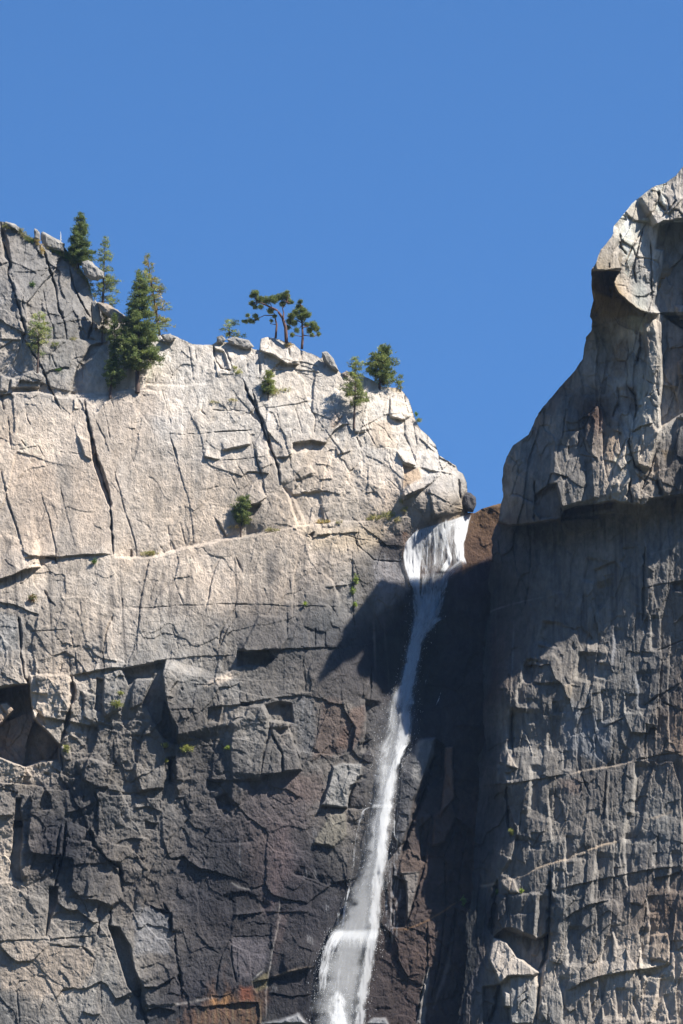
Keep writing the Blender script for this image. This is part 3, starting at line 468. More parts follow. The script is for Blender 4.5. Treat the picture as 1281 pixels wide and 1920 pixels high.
rimv = np.interp(WU, [q[0] for q in rim], [q[1] for q in rim])
k = sstep(-1.5, 1.5, WV - rimv)
DL_ = DL_ + .7 - .0035 * np.clip(GU - 950, 0, 400) + .006 * np.clip(GV - 1150, 0, 900)
rf.D = (DU * (1 - k) + DL_ * k).astype(np.float32)
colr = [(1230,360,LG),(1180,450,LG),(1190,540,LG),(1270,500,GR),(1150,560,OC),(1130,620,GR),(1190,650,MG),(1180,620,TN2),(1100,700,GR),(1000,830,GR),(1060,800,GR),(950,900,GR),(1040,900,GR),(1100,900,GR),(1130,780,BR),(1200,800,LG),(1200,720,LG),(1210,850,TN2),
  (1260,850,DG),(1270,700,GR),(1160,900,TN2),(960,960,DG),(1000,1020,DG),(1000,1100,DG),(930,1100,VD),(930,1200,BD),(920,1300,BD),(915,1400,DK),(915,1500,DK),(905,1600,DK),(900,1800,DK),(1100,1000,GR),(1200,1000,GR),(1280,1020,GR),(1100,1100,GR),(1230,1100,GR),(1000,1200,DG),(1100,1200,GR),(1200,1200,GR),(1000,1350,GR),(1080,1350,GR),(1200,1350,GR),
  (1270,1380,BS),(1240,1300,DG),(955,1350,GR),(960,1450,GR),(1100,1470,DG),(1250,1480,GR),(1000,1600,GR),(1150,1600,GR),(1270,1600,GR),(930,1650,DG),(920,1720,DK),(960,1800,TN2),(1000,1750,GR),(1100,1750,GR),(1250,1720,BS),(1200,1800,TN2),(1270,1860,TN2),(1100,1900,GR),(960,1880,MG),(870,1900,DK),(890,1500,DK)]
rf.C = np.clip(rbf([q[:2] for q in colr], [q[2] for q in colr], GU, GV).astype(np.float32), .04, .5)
rr_ = np.where(GV < 640, .7, .95).astype(np.float32)
lrv = np.interp(GV, [q[0] for q in left_r], [q[1] for q in left_r])

inner = sstep(0, 1, (GU - 930) / 60)
o, a, b, e, r1 = facets(GU, GV, 62, 190, 0.06, 301)
rf.D += rr_ * (0.45 * o + 0.5 * a + 0.35 * b)
o, a, b, e, r2 = facets(GU, GV, 22, 95, 0.07, 331)
rf.D += rr_ * (0.24 * o - 0.34 * a + 0.22 * b)
o, a, b, e, r3 = facets(GU, GV, 9, 34, 0.05, 361, .4)
rf.D += rr_ * (0.05 * o - 0.12 * a + 0.08 * b)
o, a, b, e, r8 = facets(GU, GV, 34, 44, 0.4, 381, .35)
rf.D += rr_ * (0.14 * o + 0.22 * a + 0.16 * b)
rf.D += .10 * rr_ * (1 - 2.4 * np.abs(fbm(GU, GV, 7, 34, 391, 4, 0.6, 0.05)))
rf.D += rr_ * 0.22 * fbm(GU, GV, 40, 80, 401, 6, 0.55) + 0.13 * rr_ * fbm(GU, GV, 8, 13, 421, 5, 0.7)
rf.D += 0.10 * rr_ * (1 - 2.2 * np.abs(fbm(GU, GV, 22, 50, 431, 5, 0.55)))
streak = fbm(GU, GV, 8, 240, 451, 5, 0.6, -0.03); blot = fbm(GU, GV, 40, 70, 461, 5, 0.6); fine = fbm(GU, GV, 6, 8, 471, 4, 0.7)
rf.C *= (1 + 0.30 * blot + 0.24 * fine + 0.12 * (r2 - .5) * 2 + 0.28 * streak)[..., None]
rf.C *= np.stack([1 + .06 * blot, 1 + 0 * blot, 1 - .07 * blot], -1)
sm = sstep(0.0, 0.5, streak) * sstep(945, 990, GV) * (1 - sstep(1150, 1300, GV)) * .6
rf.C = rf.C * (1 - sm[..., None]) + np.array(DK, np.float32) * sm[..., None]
o, a, b, e, r7 = facets(GU, GV, 46, 78, 0.30, 395, .15)
upm = 1 - sstep(935, 965, GV)
rf.D += upm * (.40 * o + .75 * a + .55 * b - .35 * np.exp(-(e / .035)**2) * np.clip(fbm(GU, GV, 60, 60, 398, 3) * 3, 0, 1))
rf.C *= (1 + upm * .16 * (r7 - .5) * 2)[..., None]
c = rf.crack; ed = rf.edge; bk = rf.block; st = rf.stain; ln = rf.line
# nose
nose = [(1020,240),(1500,240),(1500,587),(1245,586),(1222,588),(1200,583),(1180,568),(1160,550),(1150,530),(1163,505),(1137,508),(1108,506),(1060,500)]
W_ = rf.win(nose, 12); q_ = sstep(-1.5, 1.5, rf.sdf(nose, W_)); rf.D[W_] += q_ * np.clip(8.2 - np.maximum(0, WU[W_] - 1150) * .08 + (WV[W_] - 505) * .02, 1.8, 14)
bk('C', [(1135,420),(1263,392),(1400,380),(1400,1100),(1190,960),(1110,905),(1090,880),(1150,650),(1150,570),(1110,560)], -3.2, 6, 0, 0, (.24,.245,.25), .7)
ed('C', [(1090,440),(1150,405),(1263,395),(1400,390)], 3.5, 60, 2)
c('C', [(940,370),(990,400),(1050,412),(1100,340),(1120,290)], 2, 1.2, .4); bk('C', [(870,430),(940,365),(945,400),(880,475)], -.7, 3, 0,0,GR,.5); bk('C', [(940,350),(1000,290),(1105,205),(1125,280),(1050,405),(980,400)], .6, 3, 0, 0, (.34,.28,.22), .6)
c('C', [(1130,235),(1125,300),(1170,350)], 4, 2.2, .6); c('C', [(1200,180),(1215,250),(1225,290),(1175,350)], 1.5, 1, .3); c('C', [(905,475),(912,550),(945,590)], 1.6, 1.4, .3); c('C', [(1060,410),(1010,500),(960,590),(935,650)], 1.5, 1.3, .4); ed('C', [(1170,370),(1215,330),(1263,270)], .8, 30)
ed('C', [(765,680),(800,675),(830,684),(910,678)], 1.5, 40); bk('C', [(755,690),(830,684),(912,680),(875,740),(862,830),(790,800),(752,760)], -.4, 4, 0, 0, (.17,.13,.12), .6)
bk('C', [(755,790),(860,830),(880,750),(930,840),(1060,920),(1050,945),(960,935),(890,955),(790,935)], .4, 8, 0, -.02, (.28,.19,.09), .75)
c('C', [(1045,440),(1000,600),(985,680),(995,750)], 1.2, 1.3, .3); c('C', [(1080,520),(1085,700),(1090,860)], 1.2, 1.3, .3); c('C', [(920,730),(930,830)], .9,.5); c('C', [(1000,660),(1110,680)], .8,.4); c('C',[(780,650),(800,560)],1,.5); c('C',[(850,640),(845,670)],2,1)
ed('C', [(1190,960),(1263,1000),(1400,1010)], .8, 20); bk('C', [(1220,880),(1400,860),(1400,990),(1240,960)], 2, 5)
# buttress below
bk('Q', [(1055,400),(1115,350),(1140,480),(1160,600),(1163,720),(1148,860),(1155,975),(1120,1120),(1085,1210),(1035,1200),(1000,1150),(978,1030),(1045,890),(1060,760),(1075,620)], 1.5, 6, .012, 0, (.44,.40,.34), .7)
bk('Q', [(1163,340),(1300,340),(1300,880),(1155,980),(1150,860),(1165,720),(1160,560)], -2.8, 5); ed('Q', [(1155,740),(1255,745)], .8, 14); bk('Q', [(1255,600),(1300,560),(1300,690),(1260,680)], 1.2, 4)
ed('Q', [(980,1005),(1040,972),(1110,952)], .9, 22); c('Q', [(978,1010),(972,1060),(985,1120),(1010,1200),(1060,1245)], 3.2, 2, .5); bk('Q', [(985,1010),(1110,960),(1140,1000),(1110,1130),(1082,1208),(1030,1200),(1000,1130)], .5, 4, 0, 0, (.47,.39,.31), .6)
c('Q', [(1090,790),(1130,830)], 1.5, .9); c('Q',[(1135,760),(1145,800)],2,1.2); c('Q', [(1060,640),(1055,700),(1110,730),(1150,735)], 1.3, .8); c('Q',[(1050,1040),(1055,1075)],2,.8)
bk('Q', [(885,1230),(940,1100),(962,1050),(950,1150),(985,1270),(965,1400),(930,1410),(880,1385),(865,1300)], .9, 4, .01, 0, (.44,.39,.33), .7); c('Q', [(925,930),(945,1010),(960,1040),(905,1150),(870,1290)], 2, 1.2, -.4); c('Q', [(985,1260),(975,1330),(1000,1415)], 3, 1.6, .4)
bk('Q', [(1010,1225),(1060,1245),(1055,1270),(1015,1245)], .7, 2, 0,0,TN2,.6); c('Q', [(1130,1120),(1090,1230),(1050,1330)], 2.2, 1.2, .3); c('Q', [(1035,430),(1040,520),(1010,620)], 2.6, 1.4, -.6); c('Q', [(780,520),(770,640),(765,740)], 1.2, .7); c('Q', [(965,480),(970,560),(950,650)],1.4,.8)
c('Q', [(960,740),(1005,800),(1020,870),(1000,940)], 3, 1.4, .4); c('Q', [(905,750),(915,830),(870,930)], 2.4, 1.2, -.6); c('Q', [(790,810),(805,930),(790,1040)], 2, 1.1, -.5); c('Q', [(680,880),(690,1000),(680,1100)], 1.8, 1, -.4); c('Q', [(620,870),(600,1000),(590,1040)], 2, 1.1, .4)
c('Q', [(575,1040),(560,1160),(600,1300)], 1.6, .9, -.5); c('Q', [(625,1080),(630,1160)], 1.4, .7, -.4); c('Q', [(850,680),(830,780),(780,800)], 1.8, 1, .4); ed('Q', [(680,1135),(740,1140),(800,1150)], .4, 14); ed('Q', [(700,800),(790,790)], -.4, 12, 4); c('Q', [(720,1160),(730,1300),(700,1400)], 1.6, .8, -.4); c('Q', [(820,1000),(830,1200),(860,1300)], 1.6, .8, -.4)
st('Q', [(1060,440),(1110,440),(1090,560),(1050,620)], BS, .5, 8); st('Q', [(950,740),(1020,740),(1030,880),(960,900)], BR, .6, 12); st('Q', [(830,930),(930,930),(940,1050),(870,1180),(820,1050)], (.25,.18,.12), .6, 14); st('Q', [(880,500),(960,480),(950,680),(860,700)], (.28,.20,.14), .6, 14)
st('Q', [(540,800),(700,580),(560,880),(420,1040),(400,1000)], (.17,.125,.10), .6, 12); st('Q', [(1160,1110),(1230,1110),(1200,1190)], OC, .7, 10); st('Q', [(1120,1060),(1300,1060),(1300,1360),(1180,1360)], DG, .5, 20)
bk('Q', [(1120,1000),(1290,880),(1400,900),(1400,1440),(1180,1370),(1130,1250)], .6, 10, .004)
# rim blocks
ed('I', [(440,20),(482,22),(500,110),(522,190)], 2.0, 60, 2); bk('I', [(350,90),(440,25),(485,30),(522,190),(515,240),(380,245),(350,190)], -1.6, 3, 0, 0, (.20,.15,.12), .5); bk('I', [(500,245),(760,235),(770,300),(600,350),(540,330)], 1.0, 5, 0, -.02, DG, .5)
c('I', [(345,0),(350,150),(345,260)], 3, 1.4, .3); c('I', [(955,0),(930,110)], 3, 1.5, .3); c('I', [(1030,0),(1060,20),(1020,60)], 2, 1); ed('I', [(830,30),(835,90),(860,140)], -.5, 12, 3); c('I', [(1120,0),(1150,100)], 4, 2, .5); ln('I', [(120,260),(350,262),(500,250)], BS, 5, .6); st('I', [(520,190),(850,130),(840,180),(540,235)], BR, .7, 5)
st('I', [(140,60),(230,40),(190,200),(130,250)], (.33,.32,.31), .5, 10)
# flutes, ribs and seams of the lower wall: bright flakes look right
def rib(t, pts, h, r=16, soft=5, col=(.43,.40,.36)):
    rf.edge(t, pts, -h * 1.35, r * 1.2, soft); rf.line(t, [(x + soft * .2, y) for x, y in pts], col, soft * .6, .55)
rib('I', [(680,480),(665,560),(650,640)], .9, 14, 6); rib('I', [(720,640),(735,700),(715,800),(700,930),(670,1060)], 1.6, 26, 13); rib('I', [(630,1080),(625,1150),(600,1260)], 1.5, 20, 13); rib('I', [(415,880),(400,960),(375,1030)], 1.3, 18, 13)
rib('I', [(370,1040),(350,1160)], .7, 10, 5); rib('I', [(300,1120),(290,1200),(270,1281)], 1.2, 16, 8); rib('I', [(780,600),(800,690)], .5, 8, 3); rib('I', [(1080,850),(1085,960),(1080,1080)], .7, 12, 6); rib('I', [(1035,880),(1038,970)], .5, 8, 4); rib('I', [(735,960),(745,1060),(740,1150)], .5, 10, 4)
rib('I', [(900,430),(910,480),(880,520)], .6, 14, 5); rib('I', [(1025,1080),(1020,1120)], .5, 8, 4); rib('I', [(850,930),(850,1060),(830,1170)], .5, 14, 6, (.3,.32,.36)); c('I', [(1040,420),(1035,700),(1030,900)], 3, 1.4, .4); c('I', [(1215,130),(1220,280)], 3, 1.2); c('I', [(720,850),(750,1010),(745,1180)], 2.4, 1.2, .4)
c('I', [(330,300),(320,560),(290,820)], 3, 1.2, .4); c('I', [(420,380),(430,470)], 2.4, 1); bk('I', [(720,570),(850,510),(880,560),(830,700),(740,840),(720,700)], -.8, 5); bk('I', [(1210,660),(1281,640),(1281,700),(1220,700)], -1, 4); ed('I', [(1020,530),(1100,580)], .5, 12)
ln('I', [(0,850),(180,790),(420,730),(560,690)], (.22,.21,.21), 1.4, .6); c('I', [(1020,690),(1150,655),(1281,640)], 1.4, .8, .2); ln('I', [(1060,470),(1281,415)], (.4,.36,.3), 1.4, .6); c('I', [(1110,1080),(1200,1040),(1281,1010)], 1.4, .8); bk('I', [(330,1281),(380,1120),(460,1095),(510,1160),(510,1281)], .8, 6)
rib('J', [(287,0),(270,100),(240,180),(236,290)], 1.2, 16, 9); rib('J', [(195,290),(188,420),(180,570)], 1.3, 24, 11); rib('J', [(300,230),(300,400)], .6, 10, 4); rib('J', [(322,650),(318,780),(320,900),(295,980)], .9, 20, 8); rib('J', [(432,800),(436,950),(455,1143)], .6, 22, 4)
rib('J', [(978,630),(983,760),(972,880),(955,970)], .9, 40, 9); rib('J', [(930,950),(915,1060),(905,1143)], .8, 20, 9); rib('J', [(765,170),(765,260),(772,390)], .5, 20, 4); rib('J', [(985,60),(998,180),(1000,300)], .7, 22, 6, (.3,.32,.36)); rib('J', [(440,340),(430,450),(428,570)], .5, 22, 4); rib('J', [(635,330),(662,440)], .4, 10, 4)
rib('J', [(730,370),(745,430)], .4, 10, 3); rib('J', [(920,200),(915,330)], .6, 18, 5); rib('J', [(525,560),(524,690)], .4, 14, 4); rib('J', [(1050,390),(1040,470)], .5, 12, 5); rib('J', [(740,0),(715,100)], .7, 14, 9); rib('J', [(460,250),(463,330)], .6, 12, 5); rib('J', [(165,700),(180,760)], .6, 12, 6); rib('J', [(120,640),(105,770)],.5,10,4); rib('J',[(265,940),(230,1143)],.7,12,6)
bk('J', [(180,570),(240,675),(165,660)], .9, 2, 0,0,TN2,.6); c('J', [(205,330),(200,500),(215,600)], 4, 1.6, .3); c('J', [(165,780),(180,1060)], 4.5, 1.8, .3); bk('J', [(530,150),(590,140),(570,240),(530,220)], .6, 3, 0,.02,(.33,.27,.2),.6); c('J', [(795,680),(790,900),(780,1000)], 2, 1.1, .3); c('J', [(640,720),(700,860)], 1.6,.8)
ed('J', [(0,790),(180,772),(330,748),(550,712)], .5, 16); ed('J', [(560,712),(700,680),(860,655),(980,622)], -.6, 16, 4); ln('J', [(560,714),(700,682),(860,657),(985,622)], (.45,.36,.27), 2.4, .8); c('J', [(985,622),(1100,600),(1281,572)], 1.6, .9, .2)
c('J', [(1020,285),(1100,235),(1170,195),(1281,130)], 2, 1.1, .3); c('J', [(1150,255),(1200,280),(1281,310)], 2.6, 1.2, .3); c('J', [(780,420),(910,360)], 2, 1, .3); c('J', [(1120,250),(1120,360)], 2.6, 1, .2); ln('J', [(930,1080),(1050,1000),(1200,950),(1281,930)], (.42,.34,.26), 2.4, .7); ed('J', [(1150,560),(1281,600)], .4, 12)
ln('J', [(1145,265),(1210,285),(1281,305)], (.42,.34,.25), 1.6, .6); st('J', [(1180,330),(1281,330),(1281,560),(1190,540)], (.27,.205,.155), .5, 14); st('J', [(540,250),(800,380),(800,620),(520,580)], (.27,.285,.31), .5, 24); st('J', [(490,740),(640,740),(630,840),(520,820)], (.2,.14,.11), .5, 12)
rib('K', [(230,20),(220,100),(195,170),(135,270)], 1.0, 16, 8); rib('K', [(735,120),(725,250),(705,450)], .8, 34, 7); rib('K', [(908,0),(912,150),(930,370)], .6, 30, 5); rib('K', [(1210,110),(1200,250),(1185,390)], .7, 26, 6); rib('K', [(1055,400),(1062,520)], .5, 16, 5); rib('K', [(1003,600),(1012,720),(1015,860)], .7, 26, 6)
rib('K', [(556,590),(552,700),(550,850)], .7, 24, 6); rib('K', [(472,220),(465,330),(458,410)], .5, 12, 4); rib('K', [(545,20),(545,180)], .5, 18, 4); rib('K', [(545,190),(545,260)], .4,8,4); rib('K', [(365,400),(358,540),(350,680)], .8, 14, 8); rib('K', [(418,630),(410,800)], .7, 10, 6); rib('K', [(500,900),(510,1020),(525,1100),(515,1210)], .7, 18, 6)
rib('K', [(1135,900),(1122,1040),(1080,1210)], .9, 26, 9, (.5,.42,.33)); rib('K', [(740,920),(765,1000),(780,1190)], .6, 14, 5); rib('K', [(860,980),(868,1190)], .6, 16, 5); rib('K', [(1010,880),(1010,1040)], .5, 16, 4); rib('K', [(320,0),(318,120)], .4, 12, 4); rib('K', [(1088,130),(1095,220)], .4, 12, 5); rib('K', [(845,220),(848,280)], .4,10,4)
rib('K', [(785,650),(765,830)], .4, 14, 4); rib('K', [(830,590),(870,740)], .4, 14, 4); rib('K', [(1080,800),(1085,850)], .6, 8, 5, TAN); rib('K', [(1075,540),(1070,640),(1060,720)],.5,12,5); rib('K', [(695,950),(690,1050),(700,1200)], .5, 12, 4); rib('K', [(1200,680),(1200,760)],.5,16,5); rib('K',[(950,1040),(1010,1210)],.4,12,5); rib('K',[(1160,1020),(1190,1200)],.5,12,5,TAN)
for q in ([(130,300),(220,285),(300,262),(370,222),(430,200),(545,172),(620,135),(740,90),(860,60),(905,15)], [(0,345),(110,325)]):
    rf.edge('K', q, -.5, 14, 4); rf.line('K', q, (.44,.33,.22), 2.8, .8)
ed('K', [(480,362),(600,335),(720,308),(900,270),(1080,238),(1281,213)], .5, 20); ed('K', [(540,1010),(640,952),(740,912),(880,885),(1040,862),(1195,830)], .9, 40); ed('K', [(520,560),(600,500),(700,457),(820,430)], .6, 26)
bk('K', [(1030,870),(1190,838),(1130,900),(1050,915)], -.6, 3); bk('K', [(88,668),(170,700),(232,790),(372,888),(345,905),(175,905),(130,960),(60,800)], 1.4, 4, -.005, .022, (.48,.42,.36), .8)
bk('K', [(150,610),(350,680),(430,640),(430,800),(372,882),(232,785),(170,698),(92,665)], -2.2, 4, 0, 0, DG, .4); bk('K', [(180,400),(270,390),(370,385),(372,520),(355,670),(180,605)], 1.0, 6); ed('K', [(180,520),(340,515)], -.4, 10, 3); bk('K', [(110,400),(165,410),(175,600),(150,630),(105,560)], .8, 5); bk('K', [(130,310),(210,290),(245,380),(190,385),(140,340)], .7, 5, 0, .02, TN2, .5)
c('K', [(440,200),(445,450),(430,700),(380,900),(350,1210)], 5, 1.8, .4); c('K', [(110,300),(85,500),(80,650)], 6, 2.4, .5); c('K', [(130,950),(100,1100),(60,1210)], 5, 2, .4); bk('K', [(190,910),(350,905),(355,1060),(330,1210),(200,1210),(190,1090)], .8, 4, 0, 0, (.31,.30,.285), .6); bk('K', [(155,1010),(185,1020),(188,1100),(155,1100)], .9, 2, 0,0,LG,.7)
bk('K', [(20,980),(130,960),(150,1100),(190,1110),(190,1210),(20,1210)], -1.4, 4, 0,0,DK,.4); bk('K', [(390,1080),(420,1090),(415,1190),(380,1150)], .7, 3); c('K', [(285,910),(290,1000),(200,1080)], 1.2,.7); c('K', [(230,1210),(240,1100),(300,1040)], 1.2,.7); bk('K', [(1080,650),(1180,640),(1205,700),(1195,830),(1085,800)], .5, 6); st('K', [(1060,640),(1200,640),(1190,830),(1070,820)], (.26,.205,.16), .4, 10)
st('K', [(560,960),(760,930),(1180,900),(1281,1000),(1281,1281),(560,1281)], (.36,.31,.26), .5, 20)
for (x, y0_, y1_) in ((960,1160,1500),(1255,1180,1420),(1060,1560,1700),(1140,1450,1560),(1230,1560,1680),(1265,1700,1860),(1035,1320,1420),(1165,1560,1640),(1215,1340,1450),(1120,1640,1760)):
    rib('W', [(x + 3, y0_), (x - 2, (y0_ + y1_) / 2), (x + 1, y1_)], .3, 12, 2.5, MG)
rf.C = np.clip(rf.C, .025, .6)

# ------------------------------------------------------------------ materials
def new_mat(name):
    m = bpy.data.materials.new(name); m.use_nodes = True
    return m, m.node_tree.nodes, m.node_tree.links, m.node_tree.nodes['Principled BSDF']
def rock_mat(name, use_attr=True, base=(.35,.33,.3), rough=.92, bump=.8):
    m, n, l, p_ = new_mat(name)
    tc = n.new('ShaderNodeNewGeometry')
    mp = n.new('ShaderNodeMapping'); mp.inputs['Scale'].default_value = (1, 1, .55)
    l.new(tc.outputs['Position'], mp.inputs[0])
    def noise(s, d, r=.65):
        x = n.new('ShaderNodeTexNoise'); x.inputs['Scale'].default_value = s; x.inputs['Detail'].default_value = d; x.inputs['Roughness'].default_value = r
        l.new(mp.outputs[0], x.inputs['Vector']); return x
    n1 = noise(.8, 8); n2 = noise(3.2, 4, .7)
    if use_attr:
        at = n.new('ShaderNodeVertexColor'); at.layer_name = 'Col'; src = at.outputs['Color']
    else:
        rg_ = n.new('ShaderNodeRGB'); rg_.outputs[0].default_value = (*base, 1); src = rg_.outputs[0]
    rmp = n.new('ShaderNodeMapRange'); rmp.inputs['From Min'].default_value = .3; rmp.inputs['From Max'].default_value = .7; rmp.inputs['To Min'].default_value = .72; rmp.inputs['To Max'].default_value = 1.25
    l.new(n1.outputs['Fac'], rmp.inputs['Value'])
    mx = n.new('ShaderNodeVectorMath'); mx.operation = 'SCALE'; l.new(src, mx.inputs[0]); l.new(rmp.outputs[0], mx.inputs['Scale'])
    l.new(mx.outputs[0], p_.inputs['Base Color'])
    p_.inputs['Roughness'].default_value = rough; p_.inputs['Specular IOR Level'].default_value = .25
    ad = n.new('ShaderNodeMath'); ad.operation = 'MULTIPLY_ADD'; ad.inputs[1].default_value = .6
    l.new(n2.outputs['Fac'], ad.inputs[0]); l.new(n1.outputs['Fac'], ad.inputs[2])
    bp = n.new('ShaderNodeBump'); bp.inputs['Strength'].default_value = bump; bp.inputs['Distance'].default_value = .45
    l.new(ad.outputs[0], bp.inputs['Height']); l.new(bp.outputs[0], p_.inputs['Normal'])
    return m
MROCK = rock_mat('granite')
MBOULD = rock_mat('boulder_granite', False, (.33,.31,.28))
MBTAN = rock_mat('boulder_tan_granite', False, (.34,.285,.23))
MBDARK = rock_mat('boulder_wet_granite', False, (.09,.085,.088))

def mk_mesh(name, verts, faces, cols=None, mat=None, smooth=True):
    me = bpy.data.meshes.new(name)
    verts = np.asarray(verts, np.float32); faces = np.asarray(faces, np.int32)
    k_ = faces.shape[1]
    me.vertices.add(len(verts)); me.vertices.foreach_set('co', verts.ravel())
    me.loops.add(faces.size); me.loops.foreach_set('vertex_index', faces.ravel())
    me.polygons.add(len(faces)); me.polygons.foreach_set('loop_start', np.arange(0, faces.size, k_, dtype=np.int32)); me.polygons.foreach_set('loop_total', np.full(len(faces), k_, np.int32))
    me.polygons.foreach_set('use_smooth', np.full(len(faces), smooth))
    me.update(calc_edges=True)
    if cols is not None:
        at = me.color_attributes.new('Col', 'FLOAT_COLOR', 'POINT')
        cc = np.ones((len(verts), 4), np.float32); cc[:, :3] = cols; at.data.foreach_set('color', cc.ravel())
    if mat: me.materials.append(mat)
    return me
def tag(o, label=None, cat=None, group=None, kind=None):
    if label: o['label'] = label
    if cat: o['category'] = cat
    if group: o['group'] = group
    if kind: o['kind'] = kind
    return o
def obj(name, me, parent=None):
    o = bpy.data.objects.new(name, me); COL.objects.link(o)
    if parent: o.parent = parent
    return o

def sample(F, u, v):
    return bil(F.D, (np.asarray(u, float) - UA) / STEP, (np.asarray(v, float) - VA) / STEP)
def rockY(F, u, v): return Y0 - sample(F, u, v)

# left sheet: columns u, rows v, snapped to the skyline
sky_l = [(-60,408)] + tp('A', [(0,98),(30,105),(60,116),(85,122),(110,150),(150,175),(186,195),(196,200),(240,240),(250,185),(290,190),(340,225),(370,262),(420,335),(480,415),(497,470),(510,540),(560,555),(600,570),(680,610),(720,640),(800,700),(870,724),(890,716),(940,720),(990,740),(1050,768),(1130,772)]) + \
  tp('B', [(40,311),(52,304),(66,292),(75,290),(130,300),(200,318),(236,328),(262,334),(268,284),(300,272),(345,280),(380,294),(420,302),(452,333),(500,348),(548,372),(556,340),(580,350),(605,380),(632,434),(648,446),(665,440),(700,446),(740,450),(790,475),(830,500),(862,505),(900,508),(925,525),(952,560),(968,610),(982,655),(1000,690),(1012,705),(1040,725),(1075,768),(1092,820),(1130,842),(1172,868),(1180,890),(1203,905),(1222,950),(1225,1085)]) + \
  [(890,961),(905,952),(925,946),(945,942),(975,935),(1010,930)]
sky_l = sorted(sky_l, key=lambda q: q[0])
us = np.arange(-45, 1012, STEP); vs = np.arange(380, 1985, STEP)
sk = np.interp(us, [q[0] for q in sky_l], [q[1] for q in sky_l])
sk = sk + 1.6 * fbm(us[None], 0*us[None], 9, 9, 500, 4, .6)[0] + 1.0
def build_sheet(F, name, U, V, valid, capu, capv, capdir):
    """U,V vertex survey positions; valid vertex mask; cap strip joins to the plateau behind"""
    Y = rockY(F, U, V); verts = P(U, V, Y).reshape(-1, 3)
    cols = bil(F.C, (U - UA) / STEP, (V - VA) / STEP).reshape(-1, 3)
    idx = np.arange(U.size).reshape(U.shape)
    q = valid[:-1, :-1] & valid[1:, :-1] & valid[:-1, 1:] & valid[1:, 1:]
    f = np.stack([idx[:-1, :-1][q], idx[1:, :-1][q], idx[1:, 1:][q], idx[:-1, 1:][q]], -1)
    # cap
    n = len(capu); Yc = rockY(F, capu, capv); cc = bil(F.C, (capu - UA) / STEP, (capv - VA) / STEP)
    rings = []; 
    for dY, off in capdir[2]:
        qu, qv = capu + capdir[0] * off, capv + capdir[1] * off
        Yr = Yc + dY if off == 0 else np.maximum(Yc + dY, rockY(F, qu, qv) + .5 + dY * .12)   # the back stays behind the face
        rings.append(P(qu, qv, Yr))
    base = len(verts); verts = np.concatenate([verts] + rings); cols = np.concatenate([cols] + [cc] * len(rings))
    fs = [f]
    for k_ in range(len(rings) - 1):
        a_ = base + k_ * n + np.arange(n - 1); fs.append(np.stack([a_, a_ + 1, a_ + 1 + n, a_ + n], -1))
    f = np.concatenate(fs)
    used = np.zeros(len(verts), bool); used[f.ravel()] = True
    m = np.cumsum(used) - 1
    return obj(name, mk_mesh(name, verts[used], m[f], cols[used], MROCK))
UU, VV = np.meshgrid(us, vs)
SK = np.broadcast_to(sk, VV.shape)
valid = VV > SK - STEP
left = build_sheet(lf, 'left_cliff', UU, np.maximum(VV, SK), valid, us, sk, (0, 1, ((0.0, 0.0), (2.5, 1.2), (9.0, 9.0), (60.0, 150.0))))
tag(left, kind='structure')

vs2 = np.arange(300, 1985, STEP); us2 = np.arange(840, 1335, STEP)
lr = np.interp(vs2, [q[0] for q in left_r], [q[1] for q in left_r]); lr = lr + 1.8 * fbm(0*vs2[None], vs2[None], 9, 9, 520, 4, .6)[0] + sstep(960, 1010, vs2) * 14 * fbm(0*vs2[None], vs2[None], 60, 60, 530, 5, .6)[0]
UU, VV = np.meshgrid(us2, vs2); LR = np.broadcast_to(lr[:, None], UU.shape)
valid = UU > LR - STEP
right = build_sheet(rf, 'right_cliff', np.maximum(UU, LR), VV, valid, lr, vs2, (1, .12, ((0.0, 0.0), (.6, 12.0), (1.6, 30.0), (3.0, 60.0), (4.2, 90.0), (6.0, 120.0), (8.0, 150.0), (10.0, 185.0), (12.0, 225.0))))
tag(right, kind='structure')

# valley floor far below
me = mk_mesh('valley_floor', [(-4000,-3500,0),(4000,-3500,0),(4000,4000,0),(-4000,4000,0)], [(0,1,2,3)])
m, n, l, p_ = new_mat('valley_forest'); nz = n.new('ShaderNodeTexNoise'); nz.inputs['Scale'].default_value = .02; nz.inputs['Detail'].default_value = 8
cr = n.new('ShaderNodeValToRGB'); cr.color_ramp.elements[0].color = (.018,.03,.014,1); cr.color_ramp.elements[1].color = (.07,.07,.05,1)
g_ = n.new('ShaderNodeNewGeometry'); l.new(g_.outputs['Position'], nz.inputs['Vector']); l.new(nz.outputs['Fac'], cr.inputs[0]); l.new(cr.outputs[0], p_.inputs['Base Color']); p_.inputs['Roughness'].default_value = 1
me.materials.append(m); tag(obj('ground', me), kind='structure')

